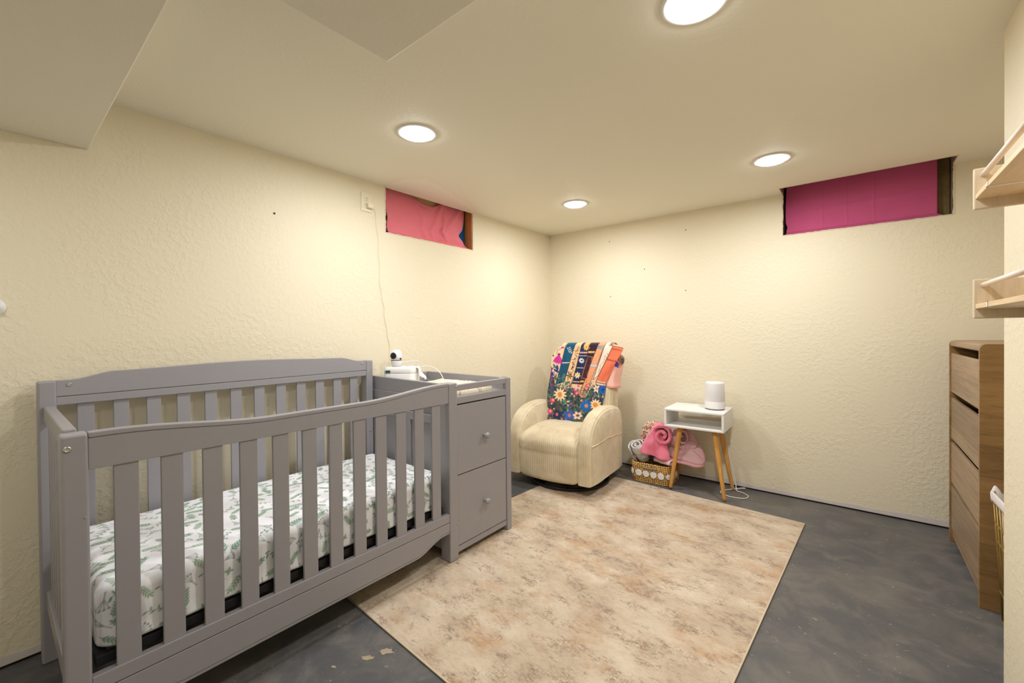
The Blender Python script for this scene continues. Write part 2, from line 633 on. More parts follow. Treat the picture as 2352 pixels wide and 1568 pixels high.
w1 = window_empty('window_1', (-.06, -1.5, 1.83))
MB().box(-.16, -.14, -1.99, -1.02, 1.76, 2.22).build('back_board', M['stud_grey'], w1)
MB().box(-.14, -T, -1.99, -1.911, 1.79, 2.21).build('stud', M['stud_grey'], w1)
MB().box(-.089, -T, -1.097, -1.06, 1.79, 2.21).box(-.14, -.089, -1.08, -1.06, 1.79, 2.21).build('stud', M['stud_orange'], w1)
MB().box(-.14, -T, -1.911, -1.08, 1.80, 1.832).build('sill', M['stud_brown'], w1, bevel=.002)
MB().box(-.14, -T, -1.911, -1.08, 2.192, 2.21).build('header', M['stud_brown'], w1)
MB().box(-.139, -.112, -1.36, -1.0805, 1.8325, 2.09).build('foam_panel', M['bluefoam'], w1, bevel=.003)
MB().prism([(-1.70, 2.185), (-1.69, 2.06), (-1.25, 2.05), (-1.23, 2.185)], -.104, -.099, 'x').build('cardboard_piece', M['cardboard'], w1)
ragged(w1, lambda s, h, d: (d, wl[0] + s, wl[2] + h), wl[1] - wl[0], 120, -.001, .006, 5)
ragged(w1, lambda s, h, d: (d, wl[0] + h, wl[2] + s), H - wl[2], 40, 0, .007, 6)
ragged(w1, lambda s, h, d: (d, wl[1] - h, wl[2] + s), H - wl[2], 40, 0, .005, 7)
MB().box(0, .004, wl[0] + .0, wl[1], 2.127, H - .0005).build('torn_edge', M['gypsum'], w1)

# ---- back window recess, open upward into the joist bay
w2 = window_empty('window_2', (2.39, .1, 1.84))
MB().box(1.90, 2.90, .29, .31, 1.80, 2.60).build('back_board', M['stud_brown'], w2)
MB().box(1.935, wb[0] - .002, NY + .001, .29, H + T + .001, 2.60).box(1.935, wb[0] - .002, T + .001, .29, 1.80, H + T + .001).build('stud', M['stud_grey'], w2)
MB().box(wb[1] + .002, 2.86, NY + .001, .29, H + T + .001, 2.60).box(wb[1] + .002, 2.86, T + .001, .29, 1.80, H + T + .001).build('stud', M['stud_grey'], w2)
MB().box(1.935, 2.86, T + .001, .29, 1.80, wb[2] - .004).build('sill', M['stud_brown'], w2)
MB().box(1.935, 2.86, NY - .03, NY, H + T + .001, 2.60).build('header', M['stud_grey'], w2)
MB().box(1.90, 2.90, NY - .03, .31, 2.60, 2.62).build('bay_cover', M['stud_brown'], w2)
MB().box(2.690, 2.8125, .12, .16, wb[2] - .003, 2.58).build('jack_stud', M['stud_brown'], w2, bevel=.003)
ragged(w2, lambda s, h, d: (wb[0] + s, -d, wb[2] + h), wb[1] - wb[0], 120, -.001, .006, 15)
ragged(w2, lambda s, h, d: (wb[0] + h, -d, wb[2] + s), H - wb[2], 40, 0, .007, 16)
ragged(w2, lambda s, h, d: (wb[1] - h, -d, wb[2] + s), H - wb[2], 40, 0, .007, 17)
ragged(w2, lambda s, h, d: (wb[0] + s, NY + h, H - d), wb[1] - wb[0], 120, 0, .005, 18)

# ---- pink cloths tacked inside the recesses
def cloth_left():
    nu, nv = 130, 70
    G = np.zeros((nv, nu, 3))
    for j in range(nv):
        v = j / (nv - 1)
        z = 1.842 + v * .335
        yl = -1.836 - .006 * math.sin(v * 9) - .012 * float(smoothstep(.35, .5, v)) + .012 * float(smoothstep(.2, .0, v))
        yr = -1.118 - .045 * float(np.exp(-((v - .30) / .11) ** 2)) - .025 * float(np.exp(-((v - .30) / .30) ** 2)) + .045 * float(smoothstep(.14, .02, v))
        for i in range(nu):
            u = i / (nu - 1)
            y = yl + (yr - yl) * u
            sag = (.050 + .02 * (u - .44) / .2) * math.exp(-((u - .45) / .19) ** 4) * float(smoothstep(.70, .95, v))
            fold = .012 * float(vnoise(u * 6 + v * 1.5, v * 2, 11)) + .016 * (.25 + u) * sum(max(0, 1 - abs(u - c - sl * (v - .5)) / wd) for c, sl, wd in ((.42, -.10, .05), (.60, .16, .045), (.72, -.02, .03), (.80, .30, .06)))
            x = -.082 + fold + .040 * float(smoothstep(.10, 0, v)) + .02 * u * float(np.exp(-((v - .2) / .15) ** 2))
            G[j, i] = (x, y, z - sag)
    o = MB().grid(G).build('window_cloth', M['pinkcloth'], solid=.0016)
    return o


o = tag(reorigin(cloth_left(), (-.07, -1.48, 1.842)), 'rumpled bright pink cloth stuffed into the smaller window hole above the crib changer', 'cloth')


def cloth_back():
    nu, nv = 150, 80
    G = np.zeros((nv, nu, 3))
    for j in range(nv):
        v = j / (nv - 1)
        z = 1.850 + v * .66
        xl = 1.984 + .008 * float(np.exp(-((v - .10) / .03) ** 2)) - .006 * math.sin(v * 6)
        xr = 2.755 + .02 * float(smoothstep(.04, 0, v))
        for i in range(nu):
            u = i / (nu - 1)
            x = xl + (xr - xl) * u
            y = .085 + .010 * float(vnoise(u * 4, v * 5, 21)) - .0035 * (math.exp(-((v - .22 - .06 * u) / .012) ** 2)) \
                - .003 * sum(math.exp(-((u - c) / .006) ** 2) for c in (.27, .44, .62)) - .055 * float(smoothstep(.05, 0, v))
            G[j, i] = (x, y, z)
    return MB().grid(G).build('window_cloth', M['magenta'], solid=.0016)


tag(reorigin(cloth_back(), (2.37, .085, 1.85)), 'flat magenta pink cloth covering the long window hole on the back wall', 'cloth')

# ---- nail holes
for x, z in ((.645, 1.989), (1.309, 1.99), (.966, 1.71), (1.306, 1.504), (.65, 1.494)):
    MB().lathe([(.0045, 0), (.0035, .0015), (.001, .002)], (x, 0, z), (0, -1, 0), 8).build('wall_plug', M['screw'], WALL_B)
MB().lathe([(.006, 0), (.005, .002), (.001, .003)], (0, -2.586, 1.817), (1, 0, 0), 8).build('wall_plug', M['screw'], WALL_L)

# ---- recessed lamps, plus two added fill lamps out of view
LL = ['round recessed ceiling lamp nearest the soffit, above the crib', 'round recessed ceiling lamp in the far corner, above the armchair',
      'round recessed ceiling lamp in front of the long magenta window', 'round recessed ceiling lamp cut by the top edge of the photo']
LN = ['round recessed lamp in the low soffit behind the camera, crib side', 'round recessed lamp in the low soffit behind the camera, shelf side']
for (x, y), lab, z, pw in zip(LIGHTS + LIGHTS_FILL, LL + LN, [H] * 4 + [SOF] * 2, [1.0] * 4 + [.26] * 2):
    t = thing('recessed_lamp', lab, 'ceiling lamp', (x, y, z), 0, 'recessed ceiling lamps')
    MB().lathe([(.094, -.0002), (.094, -.003), (.090, -.006), (.077, -.0065), (.073, -.004), (.073, -.0002)], (0, 0, 0), (0, 0, 1), 48).build('trim_ring', M['white'], t, world=False)
    MB().lathe([(.0725, -.0045), (.0715, -.010), (.066, -.0145), (.045, -.0175), (.015, -.0185)], (0, 0, 0), (0, 0, 1), 24).build('diffuser', M['glow'], t, world=False)
    ld = bpy.data.lights.new('lamp_light', 'AREA')
    ld.shape = 'DISK'; ld.size = .14; ld.energy = LIGHT_POWER * pw; ld.color = LIGHT_COLOR
    lo = bpy.data.objects.new('lamp_light', ld); COL.objects.link(lo)
    lo.parent = t; lo.location = (0, 0, -.0200)

# ---- outlet with charger
def outlet(name, label, origin, ax, plugs=()):
    """ax: 'x' plate faces +x, 'y' plate faces -y; origin = plate centre on the wall"""
    t = thing(name, label, 'outlet', origin)
    def P(a, d, h):   # a along wall (to the viewer's right), d out of wall, h up
        return (d, a, h) if ax == 'x' else (a, -d, h)
    def pbox(m, a0, a1, d0, d1, h0, h1):
        p, q = P(a0, d0, h0), P(a1, d1, h1)
        return m.box(*sorted((p[0], q[0])), *sorted((p[1], q[1])), *sorted((p[2], q[2])))
    pbox(MB(), -.035, .035, 0, .006, -.058, .058).build('cover_plate', M['ivory'], t, bevel=.002, world=False)
    for hz in (.0195, -.0195):
        nrm = P(0, 1, 0)
        r = MB().lathe([(.0165, 0), (.0165, .0018), (.015, .0024)], P(0, .006, hz), nrm, 24).build('receptacle', M['ivory'], t, world=False)
        s = MB()
        for a in (-.0062, .0062):
            pbox(s, a - .001, a + .001, .0080, .0092, hz + .001, hz + .009)
        s.lathe([(.0023, 0), (.0023, .0012)], P(0, .0080, hz - .007), nrm, 10)
        so = s.build('slots', M['slot'], r, world=False)
    return t


outlet('wall_outlet', 'ivory wall outlet under the ceiling left of the pink window, charger plugged in', (0, -2.048, 1.998), 'x')
t = thing('usb_charger', 'small ivory charger in the high outlet with its thin white cable down the wall', 'charger', (.0095, -2.036, 1.975))
MB().box(.0095, .034, -2.052, -2.016, 1.962, 1.990).build('charger_body', M['ivory'], t, bevel=.003)
cab = [(.030, -2.014, 1.972), (.020, -1.998, 1.966), (.006, -1.985, 1.930), (.004, -1.972, 1.835), (.004, -1.964, 1.726), (.004, -1.958, 1.60), (.004, -1.957, 1.504),
       (.004, -1.945, 1.42), (.004, -1.933, 1.366), (.004, -1.925, 1.29), (.004, -1.91, 1.198), (.004, -1.893, 1.12), (.004, -1.888, 1.05), (.006, -1.885, .93)]
def spline(pts, n=12):
    P = np.array(pts, float); out = []
    for i in range(len(P) - 1):
        p0, p1, p2, p3 = P[max(i - 1, 0)], P[i], P[i + 1], P[min(i + 2, len(P) - 1)]
        for k in range(n):
            t_ = k / n
            out.append(.5 * ((2 * p1) + (-p0 + p2) * t_ + (2 * p0 - 5 * p1 + 4 * p2 - p3) * t_ ** 2 + (-p0 + 3 * p1 - 3 * p2 + p3) * t_ ** 3))
    out.append(P[-1])
    return np.array(out)


c2 = spline(cab, 8)
c2[:, 1] += .003 * np.sin(np.arange(len(c2)) * .5)
MB().tube(c2, .0016, 6).build('cable', M['ivory'], t)
outlet('wall_outlet', 'white wall outlet low on the back wall behind the side table', (1.598, 0, .382), 'y')

# ---- little white hook at the left edge
t = thing('wall_hook', 'small white rounded plastic hook on the left wall at the photo edge', 'hook', (0, -3.525, 1.29))
MB().lathe([(.030, 0), (.030, .004), (.027, .007), (.012, .009)], (0, -3.525, 1.29), (1, 0, 0), 28).build('back_plate', M['plastic'], t)
MB().tube(spline([(.006, -3.525, 1.285), (.022, -3.525, 1.283), (.034, -3.525, 1.292), (.037, -3.525, 1.306)], 6), .0065, 10).build('prong', M['plastic'], t)

# ================================================================== RUG
RUGA = -math.radians(3.0)
rug = thing('area_rug', 'large beige distressed low-pile rug in the middle of the floor', 'rug', (1.265, -1.485, 0), RUGA)
RW, RL = .805, 1.09
MB().box(-RW + .002, RW - .002, -RL + .002, RL - .002, .0005, .0078).build('pile', M['rug'], rug, world=False)
m = MB()
for a, b in (((-RW, -RL), (RW, -RL)), ((RW, -RL), (RW, RL)), ((RW, RL), (-RW, RL)), ((-RW, RL), (-RW, -RL))):
    m.tube([(a[0], a[1], .0046), (b[0], b[1], .0046)], .0038, 8)
m.build('binding', M['binding'], rug, world=False)

# ================================================================== CRIB WITH CHANGER
F = .761
crib = thing('crib_with_changer', 'grey wooden slatted crib with a built-in two-drawer changing table', 'crib', (.40, -2.50, 0))
G = M['crib']


def part(name, boxes, mat=G, bevel=.003, parent=crib):
    m = MB()
    for b in boxes: m.box(*b)
    return m.build(name, mat, parent, bevel=bevel)


YL0, YL1 = -3.424, -3.372      # left end posts
YR0, YR1 = -2.070, -2.012      # right crib posts
part('post', [(.700, F, YL0, YL1, 0, .924)], bevel=.006)
part('post', [(.690, F, YR0, YR1, .0085, .924)], bevel=.005)
part('post', [(.028, .090, YL0 - .006, YL1 - .01, 0, 1.021)], bevel=.006)
part('post', [(.028, .090, -2.115, -2.072, 0, 1.021)], bevel=.005)

# front rail: top edge dips between the posts
def ztop(y):
    s = (y - YL1) / (YR0 - YL1)
    d = min(s, 1 - s)
    return .926 - .031 * float(smoothstep(.03, .36, d))
ys = np.linspace(YL1, YR0, 60)
MB().prism([(y, .824) for y in ys] + [(y, ztop(y) - .0160) for y in ys[::-1]], .734, .7565, 'x').build('front_top_rail', G, crib, bevel=.0015)
MB().prism([(y, ztop(y) - .0155) for y in ys] + [(y, ztop(y)) for y in ys[::-1]], .730, .7595, 'x').build('rail_cap', G, crib, bevel=.003)
part('front_bottom_rail', [(.732, .757, YL1, YR0, .217, .258)], bevel=.002)
def zapron(y):
    s = (y - YL1) / (YR0 - YL1); d = min(s, 1 - s)
    return .158 - .045 * float(smoothstep(.03, .16, d))
MB().prism([(y, .2145) for y in ys] + [(y, zapron(y) + .012) for y in ys[::-1]], .734, .7575, 'x').build('apron', G, crib, bevel=.0015)
MB().prism([(y, zapron(y) + .0105) for y in ys] + [(y, zapron(y)) for y in ys[::-1]], .734, .7555, 'x').build('apron_bead', G, crib, bevel=.0015)
for k in range(12):
    c = -3.295 + k * .10436
    part('slat', [(.738, .7505, c - .027, c + .027, .257, .825)], bevel=.002)

# back panel
def zback(y):
    s = (y + 3.384) / (3.384 - 2.113); d = min(s, 1 - s)
    return 1.022 + .024 * float(smoothstep(.03, .13, d)) + .013 * float(smoothstep(.10, .5, d))
ys = np.linspace(-3.384, -2.114, 60)
MB().prism([(y, .9635) for y in ys] + [(y, zback(y)) for y in ys[::-1]], .060, .086, 'x').build('back_crest_board', G, crib, bevel=.002)
part('back_rail', [(.058, .086, -3.384, -2.114, .931, .961)], bevel=.002)
part('back_bottom_rail', [(.055, .084, -3.384, -2.114, .215, .262)], bevel=.002)
for k in range(12):
    c = -3.306 + k * .1014
    part('slat', [(.064, .077, c - .0235, c + .0235, .26, .932)], bevel=.002)
# left end
part('end_rail', [(.088, .702, -3.416, -3.388, .878, .932)], bevel=.004)
part('end_bottom_rail', [(.088, .702, -3.416, -3.388, .200, .262)], bevel=.003)
for k in range(7):
    c = .155 + k * .080
    part('slat', [(c - .021, c + .021, -3.408, -3.396, .26, .88)], bevel=.002)
# bolts
def bolt(p, ax, r=.0085):
    MB().lathe([(r, 0), (r, .0015), (r * .8, .003), (r * .45, .0032), (r * .4, .0015)], p, ax, 18).build('bolt_cap', M['steel'], crib)
bolt((F, -3.412, .888), (1, 0, 0)); bolt((.086, -3.350, 1.005), (1, 0, 0), .007); bolt((.086, -2.140, 1.006), (1, 0, 0), .007)
bolt((F, -2.020, .905), (1, 0, 0), .005); bolt((F, -2.022, .195), (1, 0, 0), .005); bolt((F, -3.380, .70), (1, 0, 0), .0025)
bolt((.090, -2.094, .60), (1, 0, 0), .006); bolt((F, -1.582, .885), (1, 0, 0), .004); bolt((F, -1.582, .245), (1, 0, 0), .004)

# changer: end panel between crib and cabinet
part('divider_panel', [(.04, .735, -2.045, -2.028, .045, .880)], bevel=0)
part('divider_frame', [(.03, .74, -2.056, -2.0455, .79, .842), (.03, .085, -2.056, -2.0455, .05, .79), (.385, .425, -2.056, -2.0455, .05, .70),
                       (.69, .74, -2.056, -2.0455, .05, .79), (.085, .69, -2.056, -2.0455, .70, .745), (.085, .69, -2.056, -2.0455, .05, .14)], bevel=.002)
MB().prism([(.015, .842), (.745, .842), (.745, .914), (.70, .916), (.015, .924)], -2.052, -2.028, 'y').build('changer_end_rail', G, crib, bevel=.003)
MB().prism([(.012, .842), (.752, .842), (.752, .913), (.02, .913), (.012, .905)], -1.598, -1.576, 'y').build('changer_end_rail', G, crib, bevel=.003)
part('changer_back_rail', [(.008, .026, -2.028, -1.598, .842, .912)])
part('changer_front_rail', [(.734, .756, -2.012, -1.614, .880, .912)], bevel=.003)
part('changer_top', [(.010, .757, -2.028, -1.598, .812, .8465)], bevel=.002)
part('changer_stile', [(.70, F, -1.614, -1.574, .0085, .913)], bevel=.004)
part('changer_stile', [(.012, .06, -1.614, -1.574, 0, .86)], bevel=.004)
part('changer_side', [(.06, .70, -1.598, -1.578, .045, .842)], bevel=0)
part('changer_back', [(.012, .022, -2.028, -1.6, .045, .812)], bevel=0)
part('changer_plinth', [(.725, .754, -2.012, -1.614, .038, .068)], bevel=.002)
part('changer_base', [(.03, .725, -2.028, -1.6, .045, .062)], bevel=0)
for z0, z1, kz in ((.442, .805, .614), (.073, .437, .249)):
    d = part('drawer', [(.734, .755, -2.009, -1.617, z0, z1)], bevel=.002)
    k = MB().lathe([(.009, 0), (.0075, .006), (.0075, .013), (.013, .019), (.0165, .026), (.0155, .033), (.009, .0375), (.001, .0385)],
                   (.755 - .40, -1.808 + 2.50, kz), (1, 0, 0), 24).build('knob', G, d, world=False)
# black spring frame that carries the mattress
m = MB()
m.box(.700, .722, -3.362, -2.085, .262, .290); m.box(.095, .115, -3.362, -2.085, .262, .290)
m.box(.115, .700, -3.362, -3.335, .262, .290); m.box(.115, .700, -2.112, -2.085, .262, .290)
m.build('mattress_frame', M['black'], crib, bevel=.002)
m = MB()
for k in range(9):
    y = -3.24 + k * .13
    m.tube([(.11, y, .285), (.705, y, .285)], .004, 6)
for k in range(5):
    x = .20 + k * .10
    m.tube([(x, -3.34, .285), (x, -2.10, .285)], .004, 6)
m.build('spring_wires', M['black'], crib)
part('mattress_bracket', [(.715, .724, -2.11, -2.10, .27, .44)], M['black'], .001)
m = MB().tube(spline([(.703, -3.322, .285), (.708, -3.322, .268), (.700, -3.322, .258), (.695, -3.322, .27)], 6), .0022, 6)
m.build('hook', M['steel'], crib)

# ---------------------------------------------------------------- canvas painter for printed cloth
class Canvas:
    def __init__(self, w, h, bg):
        self.a = np.empty((h, w, 3)); self.a[:] = bg
        self.w, self.h = w, h

    def _blend(self, x0, x1, y0, y1, fn, col, alpha=1):
        x0, x1, y0, y1 = max(0, int(x0)), min(self.w, int(x1) + 2), max(0, int(y0)), min(self.h, int(y1) + 2)
        if x0 >= x1 or y0 >= y1: return
        Y, X = np.mgrid[y0:y1, x0:x1]
        m = fn(X + .0, Y + .0)
        m = (m * alpha)[..., None]
        self.a[y0:y1, x0:x1] = self.a[y0:y1, x0:x1] * (1 - m) + np.array(col) * m

    def leaf(self, x, y, L, wd, ang, col, alpha=1):
        """pointed leaf from its base (x, y)"""
        c, s = math.cos(ang), math.sin(ang)
        def fn(X, Y):
            u = ((X - x) * c + (Y - y) * s) / L
            v = (-(X - x) * s + (Y - y) * c) / (wd / 2)
            b = 4 * u * (1 - u)
            return ((u > 0) & (u < 1) & (np.abs(v) < np.sqrt(np.clip(b, 0, 1)) * (1.15 - .4 * u))).astype(float)
        self._blend(x - L, x + L, y - L, y + L, fn, col, alpha)

    def dot(self, x, y, rx, col, ry=None, ang=0, alpha=1):
        ry = ry or rx
        c, s = math.cos(ang), math.sin(ang)
        R = max(rx, ry)
        def fn(X, Y):
            u = ((X - x) * c + (Y - y) * s) / rx; v = (-(X - x) * s + (Y - y) * c) / ry
            return np.clip((1.15 - np.hypot(u, v)) * 4, 0, 1)
        self._blend(x - R - 1, x + R + 1, y - R - 1, y + R + 1, fn, col, alpha)

    def line(self, pts, wd, col, alpha=1):
        for (x0, y0), (x1, y1) in zip(pts[:-1], pts[1:]):
            dx, dy = x1 - x0, y1 - y0
            L2 = dx * dx + dy * dy + 1e-9
            def fn(X, Y):
                t = np.clip(((X - x0) * dx + (Y - y0) * dy) / L2, 0, 1)
                return np.clip(wd / 2 + .5 - np.hypot(X - x0 - t * dx, Y - y0 - t * dy), 0, 1)
            self._blend(min(x0, x1) - wd - 1, max(x0, x1) + wd + 1, min(y0, y1) - wd - 1, max(y0, y1) + wd + 1, fn, col, alpha)

    def poly(self, P, col, alpha=1, edge=None, ew=1.5):
        xs = [p[0] for p in P]; ys_ = [p[1] for p in P]
        def fn(X, Y):
            ins = np.zeros(X.shape, bool)
            n = len(P)
            for i in range(n):
                xa, ya = P[i]; xb, yb = P[(i + 1) % n]
                cond = (ya > Y) != (yb > Y)
                xi = (xb - xa) * (Y - ya) / ((yb - ya) if yb != ya else 1e-9) + xa
                ins ^= cond & (X < xi)
            return ins.astype(float)
        self._blend(min(xs), max(xs), min(ys_), max(ys_), fn, col, alpha)
        if edge is not None: self.line(list(P) + [P[0]], ew, edge)

    def soften(self, n=1):
        for _ in range(n):
            p = np.pad(self.a, ((1, 1), (1, 1), (0, 0)), 'edge')
            self.a = (p[:-2, 1:-1] + p[2:, 1:-1] + p[1:-1, :-2] + p[1:-1, 2:] + 2 * p[1:-1, 1:-1]) / 6

    def sample(self, x, y):
        x = np.clip(np.asarray(x, float), 0, self.w - 1.001); y = np.clip(np.asarray(y, float), 0, self.h - 1.001)
        xi, yi = x.astype(int), y.astype(int)
        fx, fy = (x - xi)[..., None], (y - yi)[..., None]
        a = self.a
        return (a[yi, xi] * (1 - fx) + a[yi, xi + 1] * fx) * (1 - fy) + (a[yi + 1, xi] * (1 - fx) + a[yi + 1, xi + 1] * fx) * fy


# ---------------------------------------------------------------- mattress in a leaf print sheet
def mattress():
    x0, x1, y0, y1, zb, zt = .098, .722, -3.355, -2.082, .2955, .470
    re, rc = .035, .055
    # profile from back bottom over the top to the front bottom
    P = []
    step = .0019
    P += [(x0 + .012, zb)] + [(x0, z) for z in np.arange(zb + .012, zt - re, .012)]
    P += [(x0 + re - re * math.cos(a), zt - re + re * math.sin(a)) for a in np.linspace(0, math.pi / 2, 8)][1:]
    P += [(x, zt) for x in np.arange(x0 + re + step, x1 - re, step)]
    P += [(x1 - re + re * math.sin(a), zt - re + re * math.cos(a)) for a in np.linspace(0, math.pi / 2, 24)]
    P += [(x1, z) for z in np.arange(zt - re - step, zb + .012, -step)]
    P += [(x1 - .004, zb + .004), (x1 - .016, zb)]
    P = np.array(P)
    arc = np.r_[0, np.cumsum(np.hypot(*np.diff(P, axis=0).T))]
    ny = 740
    yy = np.linspace(y0, y1, ny)
    d = np.minimum(yy - y0, y1 - yy)
    plan = rc - np.sqrt(np.clip(rc ** 2 - np.clip(rc - d, 0, rc) ** 2, 0, None))     # corner rounding in plan
    edge = re - np.sqrt(np.clip(re ** 2 - np.clip(re - d, 0, re) ** 2, 0, None))     # top edge rounding
    xm = (x0 + x1) / 2
    X = xm + (P[None, :, 0] - xm) * (1 - plan[:, None] / ((x1 - x0) / 2))
    Zr = P[None, :, 1] - edge[:, None] * smoothstep(zb, zt, P[None, :, 1])
    Y = np.repeat(yy[:, None], len(P), 1)
    # crown and wrinkles
    crown = .006 * np.sin(np.pi * np.clip((X - x0) / (x1 - x0), 0, 1)) * np.sin(np.pi * (Y - y0) / (y1 - y0))
    top = smoothstep(zt - re, zt, Zr)
    Zr = Zr + crown * top
    front = smoothstep(x1 - re * 1.2, x1 - re * .4, X)
    wr = .008 * vnoise(Y * 11 + Zr * 9, Zr * 14, 31) + .005 * vnoise(Y * 25, Zr * 22 + Y * 6, 32)
    X = X + wr * front
    Zr = Zr + .004 * vnoise(X * 9, Y * 9, 33) * top
    GG = np.stack([X, Y, Zr], -1)
    sc = 800.0     # canvas pixels per metre
    W_, H_ = int((y1 - y0) * sc) + 4, int(arc[-1] * sc) + 4
    cv = Canvas(W_, H_, srgb(248, 248, 252))
    g1, g2, g3 = srgb(132, 168, 140), srgb(158, 184, 158), srgb(156, 164, 164)
    r = random.Random(4)
    pts = []
    tries = 0
    while tries < 12000 and len(pts) < 700:
        tries += 1
        x, y = r.uniform(0, W_), r.uniform(0, H_)
        if all((x - a) ** 2 + (y - b) ** 2 > 33 ** 2 for a, b in pts): pts.append((x, y))
    for x, y in pts:
        ang = r.uniform(0, 2 * math.pi); k = r.random(); s = r.uniform(.85, 1.15) * .66
        c, sn = math.cos(ang), math.sin(ang)
        if k < .45:         # leafy sprig
            col = r.choice((g1, g1, g2)); L = 58 * s
            cv.line([(x - c * L / 2, y - sn * L / 2), (x + c * L / 2, y + sn * L / 2)], 1.8, col)
            for i in range(5):
                q = -L / 2 + L * (i + .7) / 5.2
                for sd in (-1, 1):
                    cv.leaf(x + c * q, y + sn * q, 20 * s, 6.5 * s, ang + sd * .75, col)
            cv.leaf(x + c * L / 2, y + sn * L / 2, 18 * s, 8 * s, ang, col)
        elif k < .72:       # berry twig
            col = g3; L = 52 * s
            for sd in (-.55, -.2, .15, .5):
                a = ang + sd
                ex, ey = x + math.cos(a) * L * .55, y + math.sin(a) * L * .55
                cv.line([(x - c * L / 2, y - sn * L / 2), (x - c * 4, y - sn * 4), (ex, ey)], 1.6, col)
                cv.dot(ex, ey, 2.6, col)
        elif k < .9:        # loose branch with hanging leaves
            col = r.choice((g1, g2)); L = 64 * s
            bx = [(x + c * q + sn * 9 * math.sin(q / 18), y + sn * q - c * 9 * math.sin(q / 18)) for q in np.linspace(-L / 2, L / 2, 7)]
            cv.line(bx, 1.6, g3)
            for i, (px, py) in enumerate(bx):
                cv.leaf(px, py, 18 * s, 7 * s, ang + (1.1 if i % 2 else -1.1), col)
        else:               # four small leaves
            for i in range(4):
                cv.leaf(x, y, 17 * s, 10 * s, ang + i * 1.57, g2)
    cv.soften(1)
    U = (Y - y0) * sc; Vv = np.repeat(arc[None, :], ny, 0) * sc
    col = cv.sample(U, Vv).reshape(-1, 3)
    m = MB().grid(GG, flip=True)
    n = len(P)
    m.f.append(list(range(n))); m.smooth.append(False)
    m.f.append(list(range((ny - 1) * n, ny * n))[::-1]); m.smooth.append(False)
    return m.build('crib_mattress', M['sheet'], attrs={'print': col})


tag(reorigin(mattress(), (.41, -2.72, .2955)), 'crib mattress in a white fitted sheet with green leaf print', 'mattress')

# ---------------------------------------------------------------- changing pad
def pad():
    nx, ny = 170, 110
    x0, x1, y0, y1 = .215, .712, -2.005, -1.645
    G_ = np.zeros((ny, nx, 3))
    U, V = np.meshgrid(np.linspace(-1, 1, nx), np.linspace(-1, 1, ny))
    # squircle plan
    k = .16
    fx = U * np.sqrt(1 - k * V ** 2 * np.abs(U) ** 4); fy = V * np.sqrt(1 - k * U ** 2 * np.abs(V) ** 4)
    X = (x0 + x1) / 2 + fx * (x1 - x0) / 2; Y = (y0 + y1) / 2 + fy * (y1 - y0) / 2
    e = np.maximum(np.abs(U), np.abs(V))
    z = .034 * np.sqrt(np.clip(1 - e ** 9, 0, 1)) + .010 * np.abs(V) ** 2 * (1 - e ** 12)
    z += .005 * vnoise(X * 18, Y * 18, 41) * (1 - e ** 8) + .003 * vnoise(X * 60 + Y * 20, Y * 40, 42) * (1 - e ** 8)
    Zt = .8475 + np.maximum(z, 0)
    cv = Canvas(500, 380, srgb(240, 228, 204))
    r = random.Random(9)
    for _ in range(130):
        x, y = r.uniform(0, 500), r.uniform(0, 380)
        c = r.choice((srgb(150, 124, 92), srgb(176, 138, 110), srgb(128, 122, 112)))
        a = r.uniform(0, 6.28)
        cv.leaf(x, y, 11, 4, a, c); cv.leaf(x, y, 8, 4, a + 2.2, c); cv.dot(x + 4, y - 5, 2, c)
    col = cv.sample((X - x0) * 1000, (Y - y0) * 1000).reshape(-1, 3)
    top = np.stack([X, Y, Zt], -1)
    bot = np.stack([X, Y, np.full_like(X, .8468)], -1)
    m = MB().grid(top).grid(bot, flip=True)
    return m.build('changing_pad', M['padprint'], attrs={'print': np.concatenate([col, col])})


tag(reorigin(pad(), (.47, -1.82, .8468)), 'cream quilted changing pad with a small brown print on the changer top', 'changing pad')

# ---------------------------------------------------------------- wipe warmer
wz = .8468
wr_ = thing('wipe_warmer', 'white rounded wipe warmer with a green label at the back of the changer', 'wipe warmer', (.165, -1.915, wz), math.radians(35))
def rrect(hx, hy, r, n=8, bulge=0):
    out = []
    for cx, cy, a0 in ((hx - r, hy - r, 0), (-hx + r, hy - r, math.pi / 2), (-hx + r, -hy + r, math.pi), (hx - r, -hy + r, 1.5 * math.pi)):
        for k in range(n + 1):
            a = a0 + k / n * math.pi / 2
            out.append([cx + r * math.cos(a), cy + r * math.sin(a)])
    out = np.array(out)
    if bulge: out[:, 1] -= bulge * (1 - (out[:, 0] / hx) ** 2) * (out[:, 1] < 0)
    return out
def loft(rings):
    m = MB()
    n = len(rings[0])
    V = np.concatenate(rings)
    Fc = []
    for i in range(len(rings) - 1):
        for k in range(n):
            l = (k + 1) % n
            Fc.append((i * n + k, i * n + l, (i + 1) * n + l, (i + 1) * n + k))
    m.add(V, Fc, True)
    m.f.append(list(range(n))[::-1]); m.f.append(list(range((len(rings) - 1) * n, len(rings) * n))); m.smooth += [False, False]
    return m
def ringz(hx, hy, r, z, bulge=0): 
    q = rrect(hx, hy, r, 8, bulge)
    return np.c_[q, np.full(len(q), z)]
loft([ringz(.098, .062, .03, 0, .012), ringz(.101, .065, .03, .01, .012), ringz(.100, .064, .03, .088, .012), ringz(.098, .062, .03, .091, .012)]).build('tub', M['plastic'], wr_, world=False)
loft([ringz(.099, .063, .03, .0915, .012), ringz(.100, .064, .03, .094, .012), ringz(.099, .063, .03, .118, .012), ringz(.092, .056, .028, .127, .011), ringz(.070, .040, .02, .130, .008), ringz(.05, .02, .01, .1305)]).build('lid', M['plastic'], wr_, world=False)
MB().box(-.078, -.050, -.0740, -.0705, .096, .110).build('label_sticker', M['green'], wr_, world=False)
